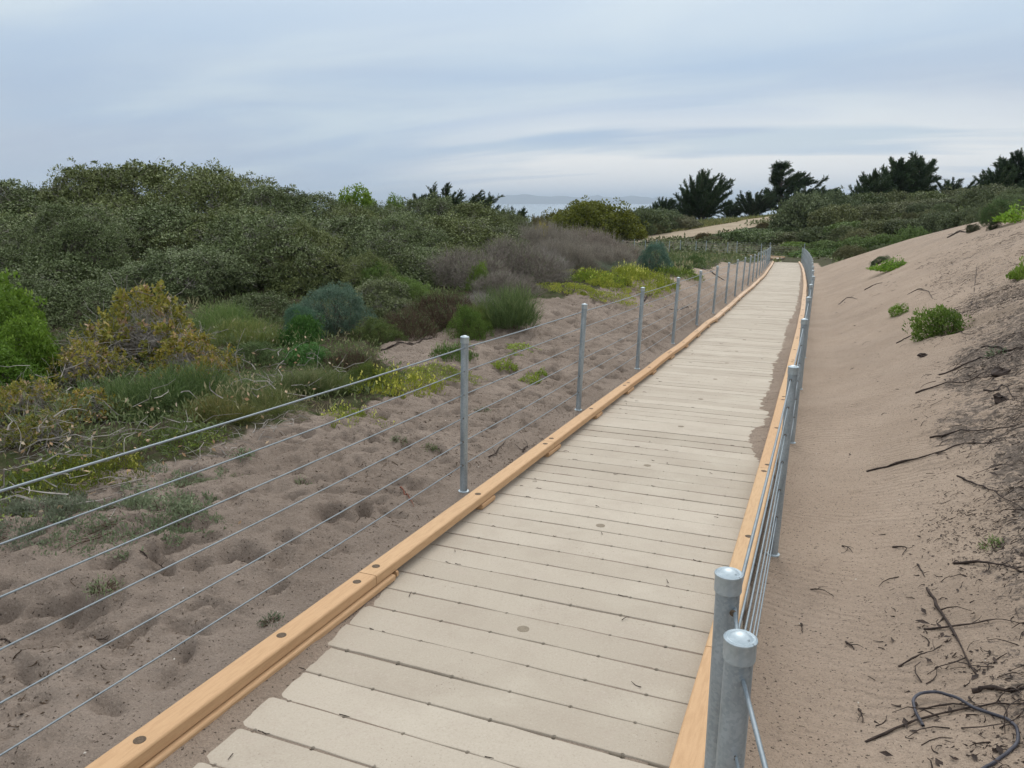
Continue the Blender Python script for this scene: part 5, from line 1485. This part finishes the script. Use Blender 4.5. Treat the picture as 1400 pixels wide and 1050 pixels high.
# ------------------------------------------------------------------ cypress trees
def limb_path(g, p0, d0, L, wind, upw, n=7):
    P = [np.array(p0, float)]; d = np.array(d0, float)
    for i in range(n):
        d = d + wind * .10 * (i / n) + np.array([0, 0, upw]) + g.normal(size=3) * .06
        d = d / np.linalg.norm(d)
        P.append(P[-1] + d * L / n)
    return np.array(P)
def cypress(name, seed, base, H, W, style, label, group, wind=1.0, twist=1.0):
    """trunk and limbs with plumes of foliage swept by the wind (towards the right of the photo)"""
    g = np.random.default_rng(seed)
    WD = np.array([_R[0], _R[1], .0])                       # wind from the sea, blowing right
    side = np.array([-WD[1], WD[0], 0])
    trunk_h = {'fan': .25, 'spire': .95, 'round': .55, 'flat': .35}[style] * H
    tp = [np.array([0, 0, -.4])]
    dirn = np.array([0, 0, 1.0]) + WD * (.05 if style != 'flat' else .4)
    for i in range(8):
        dirn = dirn + g.normal(size=3) * .05 + WD * .015 * wind; dirn[2] = abs(dirn[2]); dirn = dirn / np.linalg.norm(dirn)
        tp.append(tp[-1] + dirn * (trunk_h + .4) / 8)
    tp = np.array(tp)
    limbs = []
    nl = {'fan': 96, 'spire': 60, 'round': 72, 'flat': 30}[style]
    for i in range(nl):
        t = g.uniform(.12, 1.0) if style != 'fan' else g.uniform(.1, 1)
        q = np.array([np.interp(t * 8, range(9), tp[:, k]) for k in range(3)])
        a = g.uniform(0, 6.283)
        out = WD * math.cos(a) + side * math.sin(a) * .8
        if style == 'fan':
            e = g.uniform(.25, 1.5); L = H * (.45 + .55 * math.sin(e)) * g.uniform(.6, .95); L *= 1 if math.cos(a) > -.3 else .9
            limbs.append(limb_path(g, q, out * math.cos(e) * (W / H) * .8 + np.array([0, 0, math.sin(e)]), L, WD * wind, .02))
        elif style == 'spire':
            L = W * .62 * (1.02 - t) ** 1.15 * g.uniform(.7, 1.15) * (1.25 if math.cos(a) > 0 else .6) + .35
            limbs.append(limb_path(g, q, out + np.array([0, 0, g.uniform(.15, .7)]), L, WD * wind * 1.5, .035))
        elif style == 'round':
            L = W * .52 * math.sqrt(max(0, 1 - (t * .75) ** 2)) * g.uniform(.7, 1.1)
            limbs.append(limb_path(g, q, out + np.array([0, 0, g.uniform(.1, 1.3)]), L, WD * wind, .05))
        else:
            L = W * .55 * g.uniform(.5, 1.1)
            limbs.append(limb_path(g, q, out + np.array([0, 0, g.uniform(.2, .8)]) + WD * .4, L, WD * wind * 1.4, .01))
    # woody parts
    A, B, r0, r1 = [], [], [], []
    def chain(P, ra_, rb_):
        for i in range(len(P) - 1):
            A.append(P[i]); B.append(P[i + 1]); f0, f1 = i / (len(P) - 1), (i + 1) / (len(P) - 1)
            r0.append(ra_ * (1 - f0) + rb_ * f0); r1.append(ra_ * (1 - f1) + rb_ * f1)
    chain(tp, .045 * H, .014 * H)
    for P in limbs: chain(P, .012 * H, .003 * H)
    V, F_ = twigs(np.array(A), np.array(B), np.array(r0), np.array(r1), g, .0, 1)
    tm = np_mesh('trunk', V, F_, M['bark'], True)
    # plumes
    PP, DD, LL, CL = [], [], [], []
    for P in limbs:
        L = np.linalg.norm(np.diff(P, axis=0), axis=1).sum()
        nb = int(26 + L * 13)
        cl = g.random()
        for j in range(nb):
            f = g.uniform(.10, 1.0) * (len(P) - 1); i = min(int(f), len(P) - 2)
            q = P[i] + (P[i + 1] - P[i]) * (f - i); d = P[i + 1] - P[i]; d = d / np.linalg.norm(d)
            taper = 1.15 - .75 * f / (len(P) - 1)
            d2 = d * .9 + g.normal(size=3) * .30 + np.array([0, 0, .16]) + WD * .22 * wind; d2 = d2 / np.linalg.norm(d2)
            l2 = (.12 * H) * taper * g.uniform(.6, 1.3)
            m = 7
            tt = np.linspace(0, 1, m)
            pp = q + np.outer(tt * l2, d2)
            PP.append(pp); DD.append(d2 + g.normal(size=(m, 3)) * .30); LL.append(np.full(m, .046 * H) * g.uniform(.6, 1.2, m)); CL.append(np.full(m, cl))
    PP, DD, LL, CL = map(np.concatenate, (PP, DD, LL, CL))
    V, F_ = leaves(PP, DD, LL, LL * .25, g)
    k3 = np.array([(V @ WD).max() - (V @ WD).min(), V[:, 2].max()])
    fx, fz = W * 1.08 / k3[0], H / k3[1]
    V = V * np.array([fx, fx, fz])
    cm = foliage_mesh('crown', M['cypress'], V, F_, g, CL)
    u, s = base
    e = empty(name, (u, s, float(surf(np.array(u), np.array(s)))), 0)
    tag(e, label, 'tree', group)
    to_ = obj('trunk', tm, e); to_.scale = (fx, fx, fz); c_ = obj('crown', cm, e)
    v = GP.uniform(.85, 1.1); c_.color = (v, v, v, 1)
TG = 'dark cypress trees on the skyline'
def tree_px(seed, px, top, d, wpx, style, label, base_py=None, group=TG, wind=1.0, name='cypress_tree'):
    p = at(px, top, d)
    g0 = float(surf(np.array(p[0]), np.array(p[1])))
    cypress(name, seed, (float(p[0]), float(p[1])), float(p[2] - g0), wpx / FPX * d, style, label, group, wind)
tree_px(1, 962, 229, 112, 78, 'fan', 'dark fan shaped cypress beside the dirt road')
tree_px(2, 1072, 217, 128, 92, 'spire', 'windswept cypress with a tall leaning spire, behind the road top', wind=.6)
tree_px(3, 1030, 258, 126, 66, 'round', 'low dark cypress left of the spire shaped one', wind=.7)
tree_px(4, 1102, 252, 124, 66, 'round', 'cypress with plumes swept right, just right of the spire shaped one', wind=1.4)
tree_px(5, 1128, 253, 120, 44, 'round', 'small swept cypress at the left end of the far hill', wind=1.3)
tree_px(6, 1192, 228, 106, 66, 'round', 'leftmost cypress of the large hilltop group', wind=.8)
tree_px(7, 1228, 211, 108, 60, 'round', 'left half of the largest cypress on the hilltop', wind=1.0)
tree_px(8, 1258, 205, 108, 64, 'round', 'tallest cypress on the hilltop, its crown leaning right', wind=1.3)
tree_px(9, 1315, 241, 106, 84, 'round', 'low spreading cypress right of the tallest hilltop one', wind=1.3)
tree_px(10, 1368, 226, 98, 76, 'round', 'thin cypress with a bare limb, left of the tree at the right edge', wind=.6)
tree_px(11, 1402, 199, 98, 76, 'round', 'tall cypress cut by the right edge of the photo', wind=.8)
tree_px(12, 905, 268, 128, 50, 'round', 'dark low trees left of the fan shaped cypress', wind=.8)
tree_px(13, 935, 266, 130, 46, 'round', 'dark low tree tucked behind the fan shaped cypress', wind=.8)
tree_px(14, 1000, 272, 130, 42, 'round', 'dark low tree right of the fan shaped cypress', wind=.8)
tree_px(15, 618, 247, 34, 130, 'round', 'flat topped dark cypress behind the left thicket', wind=1.3)
tree_px(16, 572, 258, 35, 70, 'round', 'dark cypress branch tips left of the flat topped one', wind=1.0)
tree_px(17, 665, 261, 36, 70, 'round', 'dark bushy tree right of the flat topped cypress', wind=.6)
tree_px(18, 700, 280, 38, 44, 'round', 'last dark tree of the left skyline beside the sea', wind=.6)

# ------------------------------------------------------------------ sticks and litter
def path_on_sand(pix, lift, n=16, u_off=0):
    pts = np.array([hit(*q)[0] for q in pix])
    t = np.r_[0, np.cumsum(np.linalg.norm(np.diff(pts[:, :2], axis=0), axis=1))]
    tt = np.linspace(0, t[-1], n)
    x, y = np.interp(tt, t, pts[:, 0]), np.interp(tt, t, pts[:, 1])
    for _ in range(1): x[1:-1] = .25 * x[:-2] + .5 * x[1:-1] + .25 * x[2:]; y[1:-1] = .25 * y[:-2] + .5 * y[1:-1] + .25 * y[2:]
    return np.c_[x, y, surf(x, y) + lift]
def stick(pix, r, label, mat='stick', twig=2, arch=.02, name='dead_stick', cat='stick', n=14, group='dead sticks on the sand'):
    g = np.random.default_rng(abs(hash(str(pix))) % 2**31 if False else int(sum(q[0] * 7 + q[1] * 3 for q in pix)))
    P = path_on_sand(pix, r * .5, n)
    t = np.linspace(0, 1, len(P))
    P[:, 2] += arch * np.sin(t * math.pi) * (g.random() * .8 + .3)
    P += np.c_[g.normal(0, r * .35, (len(P), 2)), np.zeros(len(P))]
    rad = r * (1 - .65 * t) * (1 + .25 * g.normal(size=len(P)).clip(-1, 1))
    parts = []
    me = tube('wood', P, rad, None, 7)
    V = np.empty(len(me.vertices) * 3); me.vertices.foreach_get('co', V); F_ = np.empty(len(me.loops), int); me.loops.foreach_get('vertex_index', F_)
    parts.append((V.reshape(-1, 3), F_.reshape(-1, 4))); bpy.data.meshes.remove(me)
    for k in range(twig):
        i = int(g.integers(2, len(P) - 2)); d = P[i + 1] - P[i - 1]; d = d / np.linalg.norm(d)
        sd = np.array([-d[1], d[0], 0]) * g.choice([-1, 1])
        L = g.uniform(.06, .22) * (r / .012)
        e = P[i] + (d * .7 + sd * .7) * L; e[2] = float(surf(e[0], e[1])) + r * .5 + g.uniform(0, .03)
        parts.append(twigs(P[i][None], e[None], r * .5, r * .2, g, .15, 3))
    V, F_ = join(parts)
    c0 = V.mean(0); c0 = np.array([P[len(P) // 2][0], P[len(P) // 2][1], P[:, 2].min()])
    o = obj(name, np_mesh(name, V - c0, F_, M[mat], True)); o.location = c0
    tag(o, label, cat, group)
STICKS = [
 ([(1185, 645), (1230, 636), (1280, 628), (1325, 612), (1352, 612)], .013, 'long dark curved stick alone in the middle of the right sand'),
 ([(1272, 597), (1330, 592), (1372, 586), (1400, 578)], .012, 'long dark stick at the right edge, above the curved one'),
 ([(1308, 652), (1350, 668), (1400, 699)], .010, 'straight dark stick slanting down to the right edge'),
 ([(1267, 806), (1276, 822), (1290, 845), (1305, 876), (1318, 902), (1332, 928)], .011, 'thick dark stick lying towards the camera on the right sand'),
 ([(1263, 861), (1300, 863), (1330, 858), (1362, 852), (1400, 857)], .007, 'thin dark stick crossing under the thick one'),
 ([(1183, 1015), (1215, 1002), (1245, 988), (1300, 975), (1345, 969), (1400, 972)], .008, 'long thin twig beside the curved black tubing'),
 ([(1258, 970), (1300, 966), (1335, 972), (1360, 985)], .006, 'thin twig lying through the loop of black tubing'),
 ([(1330, 951), (1370, 950), (1400, 955)], .015, 'thick charred looking stick at the right edge, above the tubing'),
 ([(1228, 912), (1250, 902), (1275, 894), (1288, 884)], .006, 'crooked small twig left of the thick stick'),
 ([(1305, 771), (1340, 775), (1375, 783), (1400, 789)], .011, 'dark forked stick in the litter at the right edge'),
 ([(1252, 538), (1290, 527), (1330, 520), (1358, 515)], .014, 'long thin branch on the dune below the leafy bush'),
 ([(1284, 512), (1310, 503), (1340, 493), (1362, 494)], .012, 'bent branch above the long thin one on the dune'),
 ([(1342, 478), (1370, 478), (1400, 480)], .016, 'dark double branch at the right edge of the dune'),
 ([(1358, 486), (1400, 482)], .020, 'thick dark branch stub at the right edge of the dune'),
 ([(1225, 469), (1240, 463), (1252, 456)], .014, 'bare root sticking out left of the leafy dune bush'),
 ([(1298, 456), (1320, 457), (1335, 455)], .010, 'bare root sticking out right of the leafy dune bush'),
 ([(1344, 533), (1362, 537), (1370, 525), (1390, 545)], .010, 'spindly forked twig on the upper right dune'),
 ([(1147, 417), (1158, 407), (1172, 409)], .016, 'small hooked stick on smooth sand near the right fence'),
 ([(1182, 397), (1196, 390), (1206, 387)], .022, 'dark stick lying on the smooth upper sand'),
 ([(1240, 404), (1255, 396), (1268, 398), (1276, 408)], .014, 'forked twig above the leafy dune bush'),
 ([(1328, 416), (1331, 404), (1336, 360)], .010, 'thin upright dead stem high on the dune'),
 ([(1296, 325), (1312, 317), (1322, 318)], .040, 'dark root at the crest of the dune'),
 ([(1108, 806), (1125, 810), (1140, 816)], .005, 'thin twig on the sand close to the near fence post'),
 ([(1152, 747), (1166, 756)], .006, 'short dark stick on the sand right of the fence'),
 ([(1254, 771), (1264, 792)], .006, 'short twig slanting on the sand above the thick stick'),
 ([(1220, 748), (1240, 752), (1234, 760)], .007, 'small hooked twig in the middle of the right sand'),
 ([(1095, 853), (1097, 866)], .006, 'tiny upright looking twig near the camera on the right sand'),
 ([(1155, 878), (1168, 888)], .008, 'dark chip of wood near the camera on the right sand'),
 ([(1174, 970), (1180, 988)], .006, 'short thick twig left of the tubing'),
 ([(188, 759), (205, 763), (226, 770)], .006, 'thin stick on the trampled sand at left'),
 ([(110, 876), (128, 868), (146, 863)], .006, 'crooked twig in the foreground sand at lower left'),
 ([(0, 879), (18, 880)], .007, 'stick end at the left edge in the foreground sand'),
 ([(668, 628), (680, 620), (691, 610)], .008, 'crooked twig on the sand right of the first tall post'),
 ([(714, 619), (722, 612)], .011, 'dark chip of bark on the sand beside the curb'),
 ([(520, 478), (548, 474), (566, 470)], .020, 'dark dead root in the sandy pocket'),
 ([(560, 473), (578, 468), (592, 462)], .018, 'smaller dark dead root right of the other in the sandy pocket'),
 ([(880, 413), (886, 405), (893, 400)], .030, 'dark stub of wood on the bank behind the fence'),
 ([(905, 420), (925, 424), (948, 419)], .016, 'thin dark stick on the bank face behind the fence'),
 ([(962, 368), (975, 376), (990, 384)], .05, 'dark fallen root on the bank beside the fence'),
]
for pix, r_, lab in STICKS:
    stick(pix, r_ * .8, lab)
stick([(545, 668), (554, 680), (561, 688), (566, 697)], .007, 'red brown stick leaning on the trampled sand behind the wires', 'redstick', 0)
def chunk(px, py, size, mat, label, name, cat, group=None, squash=.6):
    g = np.random.default_rng(px * 3 + py)
    p, d = hit(px, py)
    n, m = 9, 6
    V = []
    for j in range(m + 1):
        e = math.pi * (j / m - .5)
        for i in range(n):
            a = 2 * math.pi * i / n
            r_ = size * (1 + .28 * g.normal())
            V.append((r_ * math.cos(e) * math.cos(a) * 1.3, r_ * math.cos(e) * math.sin(a), r_ * math.sin(e) * squash))
    F_ = [(j * n + i, j * n + (i + 1) % n, (j + 1) * n + (i + 1) % n, (j + 1) * n + i) for j in range(m) for i in range(n)]
    o = obj(name, np_mesh(name, V, F_, M[mat], False)); o.location = (p[0], p[1], float(surf(p[0], p[1])) + size * squash * .35)
    o.rotation_euler = (0, g.uniform(-.5, .5), g.uniform(0, 6))
    tag(o, label, cat, group)
chunk(1370, 512, .085, 'stick', 'broken dark stump on the dune at the right edge', 'wood_stump', 'stump')
chunk(1368, 552, .060, 'stick', 'smaller chunk of dark wood below the stump', 'wood_chunk', 'wood')
chunk(1262, 488, .045, 'stick', 'small dark lump of wood below the leafy dune bush', 'wood_chunk', 'wood')
chunk(1047, 289, .55, 'rock', 'pale grey rock by the road top under the cypress', 'rock', 'rock', None, .7)
chunk(1052, 289, .40, 'rock', 'small white rock right of the pale grey one by the road top', 'rock', 'rock', None, .8)
# dark tubing half buried in the sand
def hose():
    pix = [(1262, 994), (1250, 978), (1246, 965), (1256, 957), (1280, 955), (1305, 962), (1330, 973), (1352, 981), (1378, 985), (1390, 996), (1393, 1012), (1380, 1030), (1355, 1050), (1335, 1062)]
    P = path_on_sand(pix, .012, 46)
    t = np.linspace(0, 1, 46); P[:, 2] += .03 * np.sin(t * math.pi * 2.0).clip(0, 1) - .006
    o = obj('bent_tubing', tube('bent_tubing', P, .0065, M['hose'], 10)); tag(o, 'looped dark grey tubing half buried in sand at the lower right corner', 'tubing')
hose()
# countless small twigs, bark chips and leaf scraps
def litter(name, label, n, usamp, ssamp, dens, lmin, lmax, r0, mat, seed, kinds=(.6, .4)):
    g = np.random.default_rng(seed)
    u = usamp(g, n); s = ssamp(g, n)
    k = dens(u, s) > g.random(n); u, s = u[k], s[k]; n = len(u)
    z = surf(u, s)
    a = g.uniform(0, 6.283, n); L = g.uniform(lmin, lmax, n) * g.random(n) ** .6
    d = np.c_[np.cos(a), np.sin(a), g.normal(0, .18, n)]
    Pa = np.c_[u, s, z + r0 * .7]; Pb = Pa + d * L[:, None]
    Pb[:, 2] = surf(Pb[:, 0], Pb[:, 1]) + r0 * .7 + np.abs(g.normal(0, .006, n))
    m = int(n * kinds[0])
    V1, F1 = twigs(Pa[:m], Pb[:m], r0 * g.uniform(.5, 1.2, m), r0 * .4, g, .16, 3)
    Q = Pa[m:] + np.array([0, 0, .002]); dq = d[m:] * np.array([1, 1, .4]) + np.array([0, 0, .12])
    V2, F2 = leaves(Q, dq, L[m:] * .35 + .01, L[m:] * .14 + .006, g, tilt=3)
    V, F_ = join([(V1, F1), (V2, F2)])
    tag(obj(name, np_mesh(name, V, F_, M[mat])), label, kind='stuff')
litter('twig_litter', 'small dark twigs and leaf scraps scattered over the right dune', 16000, lambda g, n: g.uniform(.3, 5.5, n), lambda g, n: 1.5 + 27 * g.random(n) ** 1.5,
       lambda u, s: np.clip(sstep(.05, .9, u - .10 * s - cu(s) + .7 * fbm(u * .8, s * .5, 301, 3)) * (.35 + fbm(u * 1.6, s * 1.1, 303, 3)) * 2.4 + .03, 0, 1), .03, .24, .0042, 'stick', 71)
litter('bark_litter', 'fine dark litter on the sand slope nearest the right edge', 90000, lambda g, n: g.uniform(.3, 3.6, n), lambda g, n: 1.5 + 14 * g.random(n) ** 1.2,
       lambda u, s: np.clip(sstep(.05, .7, u - .10 * s - .05 + .5 * fbm(u * .9, s * .7, 311, 3)) * (.30 + 1.2 * fbm(u * 2.2, s * 1.8, 313, 3)), 0, 1), .015, .08, .0030, 'stick', 72, (.5, .5))
litter('leaf_litter', 'dark leaf scraps and twig bits on the trampled left sand', 34000, lambda g, n: -2.4 - 3.2 * g.random(n), lambda g, n: .8 + 24 * g.random(n) ** 1.4,
       lambda u, s: np.clip(.20 + .9 * fbm(u * 1.2, s * 1.2, 321, 3) + .35 * sstep(-3.6, -5, u), 0, 1), .015, .075, .0032, 'cone', 73, (.35, .65))
litter('twig_pile', 'pale dead twigs piled below the turning shrubs', 900, lambda g, n: g.uniform(-5.6, -4.3, n), lambda g, n: g.uniform(2.6, 6.0, n),
       lambda u, s: np.clip(.35 + fbm(u * 2, s * 2, 331, 2), 0, 1), .12, .55, .0045, 'palebark', 74, (.97, .03))
litter('shell_chips', 'tiny pale chips on the sand', 420, lambda g, n: g.uniform(-5, 4, n), lambda g, n: 1 + 14 * g.random(n) ** 1.5,
       lambda u, s: ((u > 0) | (u < -2.45)) * .8, .005, .02, .003, 'shell', 75, (.2, .8))
litter('deck_scraps', 'a few dark twig scraps lying on the boardwalk', 1, lambda g, n: g.uniform(-2, -.5, n), lambda g, n: g.uniform(2, 8, n), lambda u, s: u > 9, .02, .06, .002, 'stick', 76) if False else None
def deck_scraps():
    g = np.random.default_rng(8)
    n = 70
    s = 1.3 + 14 * g.random(n) ** 1.3; u = np.where(g.random(n) < .5, g.uniform(-2.08, -1.9, n), g.uniform(-1.9, -.45, n))
    # most lie in a joint
    j = g.random(n) < .6
    s = np.where(j, S_START + np.round((s - S_START) / PITCHP) * PITCHP, s)
    a = np.where(j, g.normal(0, .12, n), g.uniform(0, 6.28, n)); L = g.uniform(.015, .06, n)
    A = np.c_[u + cu(s), s, deck_z(s) + .0045]; B = A + np.c_[np.cos(a) * L, np.sin(a) * L, np.zeros(n)]
    V, F_ = twigs(A, B, .0026, .0014, g, .1, 2)
    tag(obj('deck_scraps', np_mesh('deck_scraps', V, F_, M['stick'])), 'dark twig scraps lying on the boardwalk planks', kind='stuff')
deck_scraps()

# ------------------------------------------------------------------ hazy air
def haze():
    m = bpy.data.materials.new('haze'); m.use_nodes = True
    nt = m.node_tree; nt.nodes.remove(nt.nodes['Principled BSDF'])
    v = nt.nodes.new('ShaderNodeVolumePrincipled')
    v.inputs['Color'].default_value = (.76, .87, 1.0, 1)
    v.inputs['Density'].default_value = HAZE
    nt.links.new(v.outputs[0], nt.nodes['Material Output'].inputs['Volume'])
    x0, x1, y0, y1, z0, z1 = -72000, 72000, -22000, 72000, -70, 420
    V = [(x, y, z) for z in (z0, z1) for y in (y0, y1) for x in (x0, x1)]
    o = obj('haze', np_mesh('haze', V, [(0, 2, 3, 1), (4, 5, 7, 6), (0, 1, 5, 4), (2, 6, 7, 3), (0, 4, 6, 2), (1, 3, 7, 5)], m))
    tag(o, 'thin sea haze filling the air', kind='stuff')
HAZE = 7.5e-5
haze()
